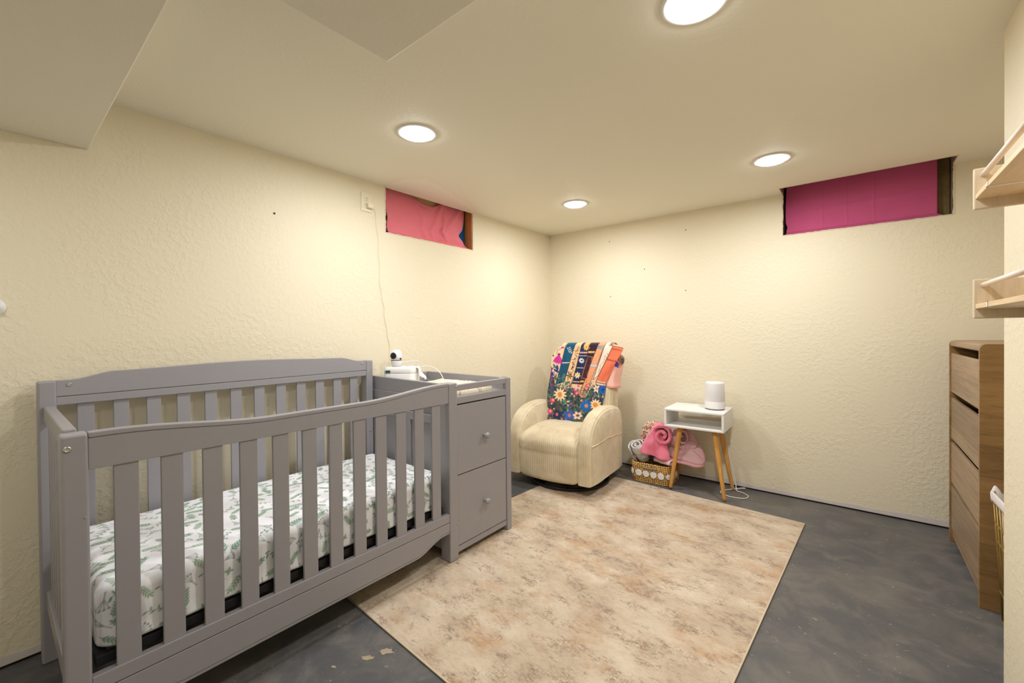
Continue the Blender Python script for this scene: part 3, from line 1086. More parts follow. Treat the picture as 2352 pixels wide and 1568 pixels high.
MB().tube(spline([(.06, .055, .09), (.10, .075, .118), (.15, .085, .122), (.20, .07, .105), (.235, .05, .075), (.25, .045, .045)], 8), .0028, 8).build('power_cord', M['plastic'], wr_, world=False)
# loose wipe hanging out
Gq = np.zeros((14, 6, 3))
for i in range(14):
    for j in range(6):
        q = i / 13
        Gq[i, j] = (.100 + .055 * q + .006 * math.sin(q * 9), -.035 + .012 * j - .02 * q + .004 * math.sin(i), .128 - .075 * q ** .8 + .008 * math.sin(j * 2 + i * .6))
MB().grid(Gq).build('loose_wipe', M['linen'], wr_, world=False, solid=.0015)

bc = thing('baby_monitor_camera', 'white ball-headed baby monitor camera standing on the wipe warmer', 'camera', (.150, -1.945, wz + .1305), math.radians(30))
MB().lathe([(.022, 0), (.026, .001), (.030, .006), (.033, .022), (.034, .034), (.034, .0365), (.020, .037)], (0, 0, 0), (0, 0, 1), 32).build('base', M['plastic'], bc, world=False)
MB().lathe([(.033, .0372), (.033, .0395), (.02, .040)], (0, 0, 0), (0, 0, 1), 32).build('gap_ring', M['black'], bc, world=False)
MB().lathe([(.030, .040), (.034, .041), (.0345, .060), (.034, .072), (.031, .085), (.025, .096), (.015, .103), (.004, .105)], (0, 0, 0), (0, 0, 1), 32).build('head', M['plastic'], bc, world=False)
MB().lathe([(.0235, 0), (.0235, .004), (.022, .006), (.016, .0065)], (-.002, -.0310, .068), (-.1, -1, -.02), 28).build('lens_ring', M['plastic'], bc, world=False)
MB().lathe([(.0205, 0), (.020, .0075), (.014, .0085), (.004, .0085)], (-.002, -.0310, .068), (-.1, -1, -.02), 28).build('lens', M['lens'], bc, world=False)
MB().box(.028, .036, -.016, -.008, .043, .053).build('port_cover', M['black'], bc, world=False)
MB().tube(spline([(.030, .004, .022), (.06, .006, .026), (.10, .010, .031), (.135, .012, .033)], 6), .0038, 8).build('cable_plug', M['plastic'], bc, world=False)

# ================================================================== SWIVEL ARMCHAIR
CA = math.radians(5)
CC = np.array((.555, -.600, 0.0))
chair = thing('armchair', 'cream corduroy swivel armchair with rounded arms in the far corner', 'armchair', tuple(CC), CA)


def rib_mesh(G_list, ribs, name, mat, parent, flip=None):
    m = MB(); R = []
    for i, (g, r) in enumerate(zip(G_list, ribs)):
        m.grid(g, flip=bool(flip and flip[i]))
        R.append(np.asarray(r).reshape(-1))
    return m.build(name, mat, parent, world=False, attrs={'rib': np.concatenate(R)})


def resample(pts, step):
    P = spline(pts, 14)
    d = np.r_[0, np.cumsum(np.linalg.norm(np.diff(P, axis=0), axis=1))]
    n = max(4, int(d[-1] / step))
    q = np.linspace(0, d[-1], n)
    return np.stack([np.interp(q, d, P[:, k]) for k in range(P.shape[1])], 1)


RIBP = .0165
# seat cushion and front: one padded strip with raised ribs
prof = resample([(.20, .425), (.10, .432), (-.08, .434), (-.22, .425), (-.30, .402), (-.343, .365), (-.352, .31), (-.346, .285), (-.350, .24), (-.348, .16), (-.338, .095), (-.30, .088)], .010)
xs = np.linspace(-.252, .252, 380)
tang = np.gradient(prof, axis=0); tang /= np.linalg.norm(tang, axis=1)[:, None]
nrm = np.stack([tang[:, 1], -tang[:, 0]], 1) * -1     # outward (up / forward)
if nrm[2][1] < 0: nrm = -nrm
Gs = np.zeros((len(prof), len(xs), 3))
e = np.clip((np.abs(xs) - .20) / .052, 0, 1)
for i in range(len(prof)):
    crown = .012 * np.cos(xs / .252 * math.pi / 2) - .022 * e ** 2
    rib = .0036 * np.abs(np.sin(np.pi * xs / RIBP)) ** .6 + .003 * vnoise(xs * 8, np.full_like(xs, i * .12), 51)
    dd = crown + rib
    Gs[i, :, 0] = xs
    Gs[i, :, 1] = prof[i, 0] + nrm[i, 0] * dd
    Gs[i, :, 2] = prof[i, 1] + nrm[i, 1] * dd
rib_mesh([Gs], [np.repeat(xs[None], len(prof), 0)], 'seat', M['cord'], chair)

# arms: arched side profile, padded band with ribs, flat ribbed cheeks
def arm(sgn):
    P = resample([(.318, .09), (.320, .30), (.318, .45), (.285, .535), (.20, .578), (.06, .597), (-.08, .592), (-.20, .563), (-.285, .505), (-.335, .42), (-.350, .32), (-.348, .20), (-.345, .092)], .012)
    tg = np.gradient(P, axis=0); tg /= np.linalg.norm(tg, axis=1)[:, None]
    nr = np.stack([tg[:, 1], -tg[:, 0]], 1)
    if nr[len(P) // 2][1] < 0: nr = -nr
    ws = np.linspace(-.053, .053, 84)
    rr = .030
    band = np.zeros((len(P), len(ws), 3))
    ins = np.where(np.abs(ws) > .053 - rr, rr - np.sqrt(np.clip(rr ** 2 - (np.abs(ws) - (.053 - rr)) ** 2, 0, None)), 0)
    rib = .0034 * np.abs(np.sin(np.pi * ws / RIBP)) ** .6
    xc = sgn * .296
    for i in range(len(P)):
        dd = -ins + rib
        band[i, :, 0] = xc + ws
        band[i, :, 1] = P[i, 0] + nr[i, 0] * dd
        band[i, :, 2] = P[i, 1] + nr[i, 1] * dd
    # cheeks: fill from the band edge inward to a core line
    grids, ribs, fl = [band], [np.repeat(ws[None], len(P), 0)], [sgn * 0]
    for side in (0, -1):
        edge = band[:, side]
        core = np.stack([edge[:, 0], np.zeros(len(edge)), np.clip(edge[:, 2], .092, .34)], 1)
        k = np.linspace(0, 1, 26)[:, None, None]
        g = edge[None] * (1 - k) + core[None] * k
        out = sgn if side == (-1 if sgn > 0 else 0) else -sgn
        bulge = .014 * np.sin(np.clip(k[:, :, 0] * 2.2, 0, 1) * math.pi / 2) ** .7
        bul = np.repeat(bulge, len(P), 1)
        sdir = 1 if side == -1 else -1
        g[:, :, 0] += sdir * bul
        # slack panel below the pocket seam on the outside
        g[:, :, 0] += sdir * .004 * vnoise(g[:, :, 1] * 22, g[:, :, 2] * 4, 61 + side)
        grids.append(g); ribs.append(g[:, :, 1] * .92); fl.append(0)
    return rib_mesh(grids, ribs, 'arm', M['cord'], chair)


armR = arm(1)
armL = arm(-1)
# pocket seam piping on the right arm's outer face
pk = spline([(.352, -.325, .372), (.361, -.26, .376), (.3635, -.17, .378), (.3635, -.04, .382), (.3635, .02, .372), (.3635, .07, .374), (.3625, .17, .362), (.353, .285, .350)], 10)
MB().tube(pk, .0045, 8).build('pocket_piping', plain('cream_piping', srgb(226, 206, 170), .9, var=.04), chair, world=False)
# backrest: padded, ribbed slab leaning back
def backrest():
    P = resample([(.085, .40), (.10, .46), (.150, .70), (.205, .92), (.225, .985), (.262, 1.022), (.305, 1.026), (.345, 1.0), (.358, .94), (.345, .80), (.330, .60), (.318, .30), (.315, .10)], .014)
    xs2 = np.linspace(-.290, .290, 330)
    tg = np.gradient(P, axis=0); tg /= np.linalg.norm(tg, axis=1)[:, None]
    nr = np.stack([-tg[:, 1], tg[:, 0]], 1)
    if nr[2][0] > 0: nr = -nr
    r = .05
    ins = np.where(np.abs(xs2) > .290 - r, r - np.sqrt(np.clip(r ** 2 - (np.abs(xs2) - (.290 - r)) ** 2, 0, None)), 0)
    rib = .0034 * np.abs(np.sin(np.pi * xs2 / RIBP)) ** .6
    g = np.zeros((len(P), len(xs2), 3))
    for i in range(len(P)):
        dd = rib - ins
        g[i, :, 0] = xs2 + .028
        g[i, :, 1] = P[i, 0] + nr[i, 0] * dd
        g[i, :, 2] = P[i, 1] + nr[i, 1] * dd
    side = []
    for s in (0, -1):
        ed = g[:, s]
        core = np.stack([ed[:, 0], np.interp(ed[:, 2], [.1, .4, 1.0], [.24, .21, .275]), ed[:, 2]], 1)
        core[:, 2] = np.clip(core[:, 2], .14, .97)
        k = np.linspace(0, 1, 8)[:, None, None]
        side.append(ed[None] * (1 - k) + core[None] * k)
    return rib_mesh([g] + side, [np.repeat(xs2[None], len(P), 0)] + [q[:, :, 1] for q in side], 'backrest', M['cord'], chair)


backrest()
# underside board
loft([np.c_[rrect(.335, .325, .05), np.full(36, .088)], np.c_[rrect(.335, .325, .05), np.full(36, .094)]]).build('bottom_board', M['black'], chair, world=False)
# swivel base: floor ring, spokes, hub
a = np.linspace(0, 2 * math.pi, 73)[:-1]
MB().tube(np.c_[.02 + .305 * np.cos(a), -.005 + .305 * np.sin(a), np.full(72, .0215)], .013, 10, closed=True).build('swivel_ring', M['black'], chair, world=False)
for ang in (0.35, 0.35 + math.pi / 2):
    c_, s_ = math.cos(ang), math.sin(ang)
    MB().tube([(.02 - .30 * c_, -.005 - .30 * s_, .03), (.02 + .30 * c_, -.005 + .30 * s_, .03)], .016, 4).build('spoke', M['black'], chair, world=False)
MB().lathe([(.09, .03), (.09, .045), (.05, .05), (.05, .089)], (.02, .01, 0), (0, 0, 1), 28).build('swivel_hub', M['black'], chair, world=False)

# ---------------------------------------------------------------- book print throw over the backrest
def throw_canvas():
    cv = Canvas(432, 392, srgb(232, 196, 160))
    q = lambda pts: [(x / 4.0, y / 4.0) for x, y in pts]
    ink = srgb(44, 30, 40); cream = srgb(240, 214, 180)
    navy, teal, plum = srgb(34, 44, 84), srgb(18, 84, 116), srgb(54, 32, 46)
    def book(tl, tr, br, bl, col, ew=2.0):
        cv.poly(q([tl, tr, br, bl]), col, edge=ink, ew=ew)
    def band(tl, tr, br, bl, t0, t1, col):
        f = lambda A, B, t: (A[0] + (B[0] - A[0]) * t, A[1] + (B[1] - A[1]) * t)
        cv.poly(q([f(tl, bl, t0), f(tr, br, t0), f(tr, br, t1), f(tl, bl, t1)]), col, edge=ink, ew=1)
    books = [((480, 60), (640, 80), (450, 760), (290, 800), teal), ((640, 80), (770, 90), (570, 800), (455, 740), srgb(238, 192, 148)),
             ((760, 90), (905, 90), (760, 800), (590, 790), navy), ((905, 90), (1060, 90), (830, 800), (720, 800), plum),
             ((1060, 80), (1180, 90), (800, 1050), (700, 1040), srgb(236, 160, 118)), ((1180, 90), (1320, 110), (1060, 640), (960, 720), srgb(246, 218, 196)),
             ((1320, 110), (1520, 150), (1180, 800), (1010, 760), srgb(228, 116, 82))]
    for b in books: book(*b)
    band(*books[0][:4], .47, .50, cream); band(*books[0][:4], .86, .88, srgb(170, 180, 110))
    band(*books[2][:4], .18, .22, srgb(232, 176, 160)); band(*books[2][:4], .27, .29, cream); band(*books[2][:4], .58, .60, cream); band(*books[2][:4], .93, .96, srgb(232, 176, 120))
    band(*books[3][:4], .16, .21, srgb(236, 186, 110)); band(*books[3][:4], .90, .95, srgb(230, 170, 90))
    cv.poly(q([(870, 300), (960, 310), (860, 700), (760, 690)]), srgb(84, 40, 44), edge=srgb(226, 170, 140), ew=1.2)
    r = random.Random(3)
    for _ in range(60):
        t_ = r.random(); x = 915 - 105 * t_ + r.uniform(-32, 32); y = 320 + 350 * t_
        cv.dot(x / 4, y / 4, r.uniform(1, 2.2), srgb(36, 20, 30))
    band(*books[4][:4], .03, .08, srgb(150, 160, 170)); band(*books[4][:4], .37, .42, srgb(196, 206, 216))
    band(*books[6][:4], .07, .09, srgb(200, 96, 70)); band(*books[6][:4], .36, .39, srgb(180, 84, 60)); band(*books[6][:4], .95, .98, cream)
    for k in range(16):
        t_ = k / 16
        cv.dot((1225 - 215 * t_ + r.uniform(-22, 22)) / 4, (250 + 380 * t_) / 4, r.uniform(1.5, 3), ink, 1.6)
    # vines on the tan book
    for k in range(16):
        t_ = k / 16; x, y = 700 - 190 * t_, 130 + 600 * t_
        cv.leaf(x / 4, y / 4, 13, 4.5, r.uniform(0, 6.28), r.choice((ink, srgb(150, 96, 50), ink)))
    cv.line(q([(700, 120), (640, 260), (680, 330), (590, 480), (610, 560), (520, 700)]), 1.6, ink)
    # stars and sprigs
    def flower(x, y, R, pet, cen, n=9, wd=.42):
        for k in range(n):
            cv.leaf(x / 4, y / 4, R / 4, R / 4 * wd, 2 * math.pi * k / n + .2, pet)
        cv.dot(x / 4, y / 4, R / 14, cen)
    for k in range(7): cv.leaf((520 + 6 * k) / 4, (150 + 16 * k) / 4, 11, 3.5, (-2.6 if k % 2 else -.5), srgb(206, 214, 224))
    flower(850, 135, 62, srgb(240, 186, 110), srgb(220, 130, 60)); flower(757, 375, 52, srgb(230, 232, 240), navy); flower(680, 640, 62, srgb(244, 224, 170), srgb(230, 170, 80), 7)
    flower(545, 650, 60, ink, ink, 6)
    # left side: peach ground with magenta blossom
    cv.poly(q([(200, 90), (485, 90), (290, 620), (180, 700)]), srgb(240, 204, 170))
    for k in range(6): cv.leaf(345 / 4, 285 / 4, 40, 11, 1.2 + .22 * k, srgb(204, 56, 156))
    cv.dot(350 / 4, 265 / 4, 6, srgb(150, 40, 110)); cv.dot(415 / 4, 140 / 4, 7, srgb(190, 50, 140), 4); cv.dot(245 / 4, 285 / 4, 4, srgb(120, 30, 60))
    cv.line(q([(410, 150), (320, 190), (310, 260)]), 2, ink)
    # meadow
    rr = random.Random(5)
    # shading and highlight streaks painted into the spine colours
    for b in books:
        for _ in range(26):
            u = rr.uniform(.08, .92); t0 = rr.uniform(0, .85); t1 = t0 + rr.uniform(.05, .2)
            f = lambda t: (((b[0][0] + (b[1][0] - b[0][0]) * u) * (1 - t) + (b[3][0] + (b[2][0] - b[3][0]) * u) * t) / 4,
                           ((b[0][1] + (b[1][1] - b[0][1]) * u) * (1 - t) + (b[3][1] + (b[2][1] - b[3][1]) * u) * t) / 4)
            k_ = rr.choice((.62, .75, 1.25, 1.4))
            cv.line([f(t0), f(min(1, t1))], 1.3, tuple(min(1, c * k_) for c in b[4]), .6)
    for b in books: cv.line([(b[0][0] / 4, b[0][1] / 4), (b[3][0] / 4, b[3][1] / 4)], 2.4, ink)
    cv.poly(q([(0, 1568), (0, 600), (220, 600), (290, 830), (480, 880), (600, 860), (700, 960), (740, 1050), (820, 1045), (900, 900), (1010, 800), (1180, 830), (1300, 760), (1300, 1568)]), srgb(32, 46, 58), alpha=.9)
    for k in range(1000):
        x = rr.uniform(100, 1250)
        top_ = 820 + (90 if 560 < x < 860 else 0) - (200 if x < 330 else 0)
        y = rr.uniform(top_, 1540)
        col = rr.choice((srgb(60, 104, 82), srgb(92, 132, 104), srgb(28, 58, 62), srgb(120, 156, 128), srgb(36, 78, 66), srgb(26, 34, 72), srgb(30, 40, 60)))
        cv.leaf(x / 4, y / 4, rr.uniform(10, 28), rr.uniform(1.8, 4.0), rr.uniform(-2.2, -.9) + (rr.random() < .25) * 1.2, col)
    for k in range(90):
        x = rr.uniform(140, 1190); y = rr.uniform(880, 1500)
        col = rr.choice((srgb(216, 92, 118), srgb(232, 164, 152), srgb(58, 62, 150), srgb(34, 92, 170), srgb(232, 208, 184), srgb(120, 74, 140), srgb(30, 70, 140)))
        cv.dot(x / 4, y / 4, rr.uniform(2.5, 6), col, rr.uniform(2, 4), rr.uniform(0, 3))
    for k in range(26):
        cv.leaf((230 - 3 * k) / 4 + rr.uniform(-10, 12), (520 + 20 * k) / 4, rr.uniform(12, 24), 7, rr.uniform(-2.4, -.8), rr.choice((srgb(84, 62, 150), srgb(150, 54, 140), srgb(46, 50, 120), srgb(44, 88, 74), srgb(40, 70, 66))))
    for k in range(9): cv.leaf((300 + 20 * k) / 4, (520 + 34 * k) / 4, 26, 11, rr.uniform(-2.6, -.4), rr.choice((srgb(70, 124, 96), srgb(46, 60, 130), srgb(38, 84, 72))))
    def daisy(x, y, R):
        flower(x, y, R, srgb(246, 216, 180), srgb(226, 142, 50), 11, .34); cv.dot(x / 4, y / 4, R / 16 + 4, srgb(228, 148, 56))
    daisy(375, 985, 125); daisy(1010, 1165, 105); flower(835, 1190, 110, srgb(24, 108, 190), srgb(230, 130, 90), 12, .36)
    flower(540, 1360, 110, srgb(52, 98, 190), srgb(226, 110, 90), 10, .4); flower(320, 1340, 95, srgb(36, 46, 92), srgb(230, 120, 90), 9, .45)
    flower(1030, 880, 75, srgb(240, 214, 190), srgb(200, 150, 90), 6, .5); flower(1140, 900, 90, srgb(36, 92, 176), srgb(30, 60, 130), 8, .5)
    for x, y, R in ((860, 830, 36), (670, 965, 34), (712, 825, 26), (235, 1090, 42), (180, 1290, 46), (640, 905, 26)):
        cv.dot(x / 4, y / 4, R / 4, srgb(226, 84, 112)); cv.dot((x + 8) / 4, (y - 8) / 4, R / 9, srgb(246, 170, 170))
    flower(690, 1360, 80, srgb(238, 208, 184), srgb(120, 80, 60), 6, .6)
    return cv


def ray_local(px, py):
    d = np.array(CF) + np.array(CX) * (px - 1176) / FPX - np.array(CU) * (py - 784 + 13.85) / FPX
    R = rotz(-CA)
    return R @ (CP - CC), R @ d


def throw():
    # the front flap lies on the leaning backrest; its outline was measured on that plane
    cvs = throw_canvas()
    cvs.soften(1)
    y_l = [(90, 430), (130, 350), (200, 290), (300, 215), (600, 200), (900, 155), (1380, 135), (1470, 170)]
    y_r = [(90, 1390), (150, 1505), (300, 1440), (500, 1320), (800, 1195), (1000, 1165), (1200, 1120), (1470, 1040)]
    rows = np.linspace(105, 1465, 250)
    nc = 250
    su = np.linspace(0, 1, nc)
    L = np.interp(rows, *zip(*y_l)); Rr = np.interp(rows, *zip(*y_r))
    # plane of the backrest front (chair frame): y = a + k z
    k_ = (.205 - .10) / (.92 - .46); a_ = .10 - k_ * .46 - .014
    Gf = np.zeros((len(rows), nc, 3)); colf = np.zeros((len(rows), nc, 3))
    for i, zy in enumerate(rows):
        for j, s in enumerate(su):
            zx = L[i] + (Rr[i] - L[i]) * s
            o_, d_ = ray_local(1240 + zx * .12754, 780 + zy * .12755)
            t_ = (a_ + k_ * o_[2] - o_[1]) / (d_[1] - k_ * d_[2])
            Gf[i, j] = o_ + t_ * d_
        colf[i] = cvs.sample((L[i] + (Rr[i] - L[i]) * su) / 4, np.full(nc, zy / 4))
    U, V = np.meshgrid(su, np.linspace(0, 1, len(rows)))
    wr = .016 * np.sin(U * 21 + V * 3) * (.15 + .85 * V) * .6 + .016 * vnoise(U * 6 + V * 2, V * 3, 71) + .005 * vnoise(U * 16, V * 9, 72)
    Gf[:, :, 1] -= np.maximum(wr, -.006) + .004
    # over the top and down behind
    top = Gf[0]
    back = [(.02, .012), (.05, .022), (.085, .018), (.12, .0), (.145, -.03), (.155, -.09), (.158, -.17), (.156, -.25), (.155, -.30)]
    Gb = np.stack([top + np.array((0, dy, dz)) for dy, dz in back])
    Gb[:, :, 0] = np.minimum(Gb[:, :, 0], .300 + .002 * np.arange(nc)[None] / nc)
    Gb[:, :, 0] = np.maximum(Gb[:, :, 0], -.24)
    tail = np.stack([top[::1] * 1.0] + [Gb[i] for i in range(len(back))])
    colb = np.repeat(np.array(srgb(240, 190, 176))[None, None], len(back) + 1, 0).repeat(nc, 1)
    colb[0:3] = colf[0][None]
    # pale underside hanging round the right side of the backrest
    Gp = np.zeros((40, 26, 3)); 
    for i in range(40):
        v = i / 39
        for j in range(26):
            u = j / 25
            z_ = .975 - .235 * v - .02 * u
            w1_, w2_ = min(u / .6, 1), max(0, (u - .6) / .4)
            Gp[i, j] = (.205 + .125 * w1_ + .018 * math.sin(w2_ * 1.57) + .008 * math.sin(v * 6) * w1_, a_ + k_ * z_ + .007 - .012 * w1_ ** 2 + .03 * w1_ ** 6 + .10 * w2_ - .004 * math.sin(u * 9 + v * 2), z_)
    colp = np.repeat(np.array(srgb(244, 186, 170))[None], 40 * 26, 0).reshape(40, 26, 3)
    colp[-3:-1] = srgb(226, 150, 136)
    ii, jj = np.mgrid[0:40, 0:26]
    colp[((ii - 8) / 4.5) ** 2 + ((jj - 15 - (ii - 8) * .3) / 2.6) ** 2 < 1] = srgb(92, 58, 150)
    m = MB().grid(Gf).grid(tail).grid(Gp)
    cols = [colf.reshape(-1, 3), colb.reshape(-1, 3), colp.reshape(-1, 3)]
    # gathered corner hanging at the right of the top edge
    for k in range(3):
        th = np.linspace(0, 2 * math.pi, 30)
        ph = np.linspace(0, math.pi, 12)
        g = np.zeros((12, 30, 3))
        rad = (.046, .036, .020)[k]
        c0 = np.array((.362 + .010 * k, .262 - .016 * k, .958 - .006 * k))
        for i, p_ in enumerate(ph):
            rr_ = rad * math.sin(p_) * (1 + .18 * np.sin(th * 3 + k) + .1 * np.sin(th * 5 + 2 * k))
            g[i, :, 0] = c0[0] - rad * .45 * math.cos(p_)
            g[i, :, 1] = c0[1] + rr_ * .7 * np.cos(th)
            g[i, :, 2] = c0[2] + rr_ * np.sin(th)
        m.grid(g)
        cc = np.array((srgb(238, 206, 182), srgb(176, 140, 126), srgb(96, 70, 70))[k])
        cols.append(np.repeat(cc[None], 360, 0))
    V_ = np.concatenate(m.v)
    m.v = [V_ @ rotz(CA).T + CC]
    return m.build('throw_blanket', M['throw'], attrs={'print': np.concatenate(cols)}, solid=.004)


tag(reorigin(throw(), (.60, -.42, .43)), 'colourful throw printed with book spines and flowers, draped over the armchair back', 'blanket')

# ================================================================== SIDE TABLE
TC = (1.455, -.207, 0)
TA = math.radians(1.5)
tb = thing('side_table', 'small white open-box side table on four splayed honey-wood legs', 'side table', TC, TA)
hx, hy, z0, z1, th = .204, .160, .470, .606, .016
MB().box(-hx, hx, -hy, hy, z1 - th, z1).build('table_top', M['white'], tb, bevel=.004, world=False)
MB().box(-hx, hx, -hy, hy, z0, z0 + th).build('shelf_bottom', M['white'], tb, bevel=.004, world=False)
for s in (-1, 1):
    MB().box(*sorted((s * hx, s * (hx - th))), -hy, hy, z0 + th, z1 - th).build('side_panel', M['white'], tb, bevel=.002, world=False)
Ri = rotz(-TA)
for (fx, fy), (tx, ty) in zip(((1.290, -.341), (1.664, -.358), (1.262, -.112), (1.660, -.085)), ((1.352, -.300), (1.588, -.300), (1.340, -.130), (1.584, -.125))):
    f_ = Ri @ (np.array((fx, fy, .0035 if fy > -.3 else .0085)) - TC); t_ = Ri @ (np.array((tx, ty, z0)) - TC)
    P_ = [f_ + (t_ - f_) * q for q in (0, .02, .5, .85, 1)]
    MB().tube(P_, [.0115, .0125, .0158, .0185, .0190], 18).build('leg', M['leg'], tb, world=False)
# clear band round a front leg
aa = np.linspace(0, 2 * math.pi, 25)[:-1]
MB().tube(np.c_[.140 + .0195 * np.cos(aa), -.099 + .0195 * np.sin(aa), .425 + .003 * np.cos(aa)], .0016, 6, closed=True).build('leg_tie', M['leg'], tb, world=False)

sp = thing('white_speaker', 'tall tapered white cylinder speaker standing on the white side table', 'speaker', (1.566, -.195, z1))
MB().lathe([(.058, .0), (.062, .002), (.062, .006), (.05, .0065)], (0, 0, 0), (0, 0, 1), 40).build('foot', M['greyhandle'], sp, world=False)
MB().lathe([(.060, .0065), (.0685, .009), (.069, .014), (.0679, .059), (.0672, .0602), (.0678, .0614), (.0645, .188), (.0632, .194), (.060, .1975), (.054, .1985), (.02, .1987)], (0, 0, 0), (0, 0, 1), 48).build('body', M['plastic'], sp, world=False)
cord_pts = [(1.572, -.120, .612), (1.575, -.036, .612), (1.580, -.024, .58), (1.588, -.022, .50), (1.60, -.020, .40), (1.608, -.022, .365), (1.622, -.030, .25), (1.655, -.04, .12), (1.675, -.055, .03),
            (1.690, -.10, .006), (1.735, -.12, .005), (1.775, -.165, .005), (1.765, -.225, .005), (1.70, -.25, .005), (1.625, -.235, .005), (1.60, -.175, .005), (1.64, -.11, .005), (1.69, -.075, .012), (1.725, -.055, .02), (1.735, -.04, .012), (1.70, -.035, .006)]
MB().tube(spline(cord_pts, 10), .0032, 8).build('power_cord', M['plastic'], sp)

# ================================================================== BASKET AND BLANKETS
bk = thing('wicker_basket', 'golden woven seagrass basket with white rope rosettes beside the side table', 'basket', (1.126, -.226, 0), math.radians(2))
m = MB(); tw = []
nr_ = 11
for k in range(nr_):
    z = .0075 + k * .0136
    gsz = 1 + .04 * k / nr_
    q = rrect(.146 * gsz, .098 * gsz, .045, 14)
    # subdivide the straight runs
    q2 = []
    for i in range(len(q)):
        a_, b_ = q[i], q[(i + 1) % len(q)]
        n_ = max(1, int(np.linalg.norm(b_ - a_) / .010))
        for j in range(n_): q2.append(a_ + (b_ - a_) * j / n_)
    q2 = np.array(q2)
    wob = .0016 * np.sin(np.arange(len(q2)) * 1.9 + k * 2.1) + .0010 * vnoise(np.arange(len(q2)) * .7, np.full(len(q2), k * 3.3), 81)
    path = np.c_[q2 * (1 + wob[:, None] * 4), np.full(len(q2), z) + wob]
    d = np.r_[0, np.cumsum(np.linalg.norm(np.diff(path, axis=0), axis=1))]
    rad = .0075 + .0012 * np.sin(d * 370 + k)
    m.tube(path, rad, 8, closed=True)
    ang = np.tile(np.arange(8) / 8 * .017, len(q2))
    tw.append(np.repeat(d, 8) + ang)
m.build('woven_body', M['straw'], bk, world=False, attrs={'twist': np.concatenate(tw)})
loft([np.c_[rrect(.142, .094, .045), np.full(36, .001)], np.c_[rrect(.142, .094, .045), np.full(36, .006)]]).build('basket_floor', plain('straw_floor', srgb(190, 148, 84), .8), bk, world=False)
def rosette(p, nrm, R=.0275):
    m = MB()
    A = np.array(nrm, float); A /= np.linalg.norm(A)
    U = np.cross((0, 0, 1), A); V = np.array((0, 0, 1.0))
    th_ = np.linspace(0, 2 * math.pi * 4.5, 110)
    rad = .002 + (R - .0045) * th_ / th_[-1]
    P_ = np.array(p) + A * .003 + rad[:, None] * (np.cos(th_)[:, None] * U + np.sin(th_)[:, None] * V)
    m.tube(P_, .0031, 6)
    return m.build('rope_rosette', M['white_yarn'], bk, world=False)
for k in range(4): rosette((-.086 + k * .0573, -.1085, .072), (0, -1, 0))
rosette((.158, -.04, .072), (1, 0, 0)); rosette((.158, .02, .072), (1, 0, 0)); rosette((-.158, -.035, .072), (-1, 0, 0)); rosette((-.158, .025, .072), (-1, 0, 0))
rosette((-.1395, -.0945, .072), (-.72, -.69, 0), .0225); rosette((.1395, -.0945, .072), (.72, -.69, 0), .0225)
MB().tube(spline([(-.055, -.108, .121), (-.03, -.113, .119), (.0, -.114, .1185), (.03, -.113, .119), (.055, -.108, .121)], 6), .007, 8).build('handle_grip', M['greyhandle'], bk, world=False)

# rolled and folded blankets
def roll(name, mat, center, axis, R, Ln, turns, thick, label, squash=1.0, seed=1, attr=None, phase=0):
    A = np.array(axis, float); A /= np.linalg.norm(A)
    U = np.cross((0, 0, 1), A); U /= np.linalg.norm(U); V = np.cross(A, U)
    n = int(60 * turns); nl = 22
    th_ = np.linspace(0, 2 * math.pi * turns, n)
    rad = R * (.16 + .84 * th_ / th_[-1])
    G_ = np.zeros((n, nl, 3))
    for j in range(nl):
        l = j / (nl - 1) - .5
        w_ = 1 + .16 * vnoise(th_ * 1.2, np.full(n, l * 5 + 3), seed) + .10 * vnoise(th_ * 3.1, np.full(n, l * 9), seed + 1)
        puff = 1 - .10 * (2 * abs(l)) ** 4
        G_[:, j] = np.array(center) + A * (l * Ln + .014 * vnoise(th_ * .9, np.full(n, seed * .7), seed + 2))[:, None] + \
            (rad * w_ * puff)[:, None] * (np.cos(th_ + phase)[:, None] * U + squash * np.sin(th_ + phase)[:, None] * V)
    return G_


def build_cloth(grids, name, mat, solid, label, attrs=None, cat='blanket', base=None):
    m = MB()
    for g in grids: m.grid(g)
    o = m.build(name, mat, solid=solid, attrs=attrs)
    o.modifiers.new('soften', 'SUBSURF').levels = 1
    o.modifiers['soften'].render_levels = 1
    V_ = np.concatenate(m.v)
    b = base or (float(V_[:, 0].mean()), float(V_[:, 1].mean()), float(V_[:, 2].min()))
    reorigin(o, b)
    return tag(o, label, cat, 'blankets heaped in the basket')


# grey line print swaddle, rolled, left front
g = roll('swaddle', None, (1.022, -.252, .218), (-.22, -.50, .80), .078, .15, 2.3, .01, '', .85, 5, phase=2.4)
cv = Canvas(260, 160, srgb(222, 218, 216))
r_ = random.Random(12)
for _ in range(60):
    x, y = r_.uniform(0, 260), r_.uniform(0, 160)
    a_ = r_.uniform(0, 6.28)
    cv.line([(x, y), (x + 9 * math.cos(a_), y + 9 * math.sin(a_)), (x + 14 * math.cos(a_ + .9), y + 14 * math.sin(a_ + .9))], 1.2, srgb(120, 112, 116))
    cv.dot(x, y, 2, srgb(150, 144, 146))
gi, gj = np.meshgrid(np.linspace(0, 260, g.shape[1]), np.linspace(0, 900, g.shape[0]))
gcol = cv.sample(gi % 260, gj % 160).reshape(-1, 3)
build_cloth([g], 'swaddle_blanket', M['swaddle'], .011, 'rolled grey and white line-print blanket at the left of the basket', {'print': gcol})

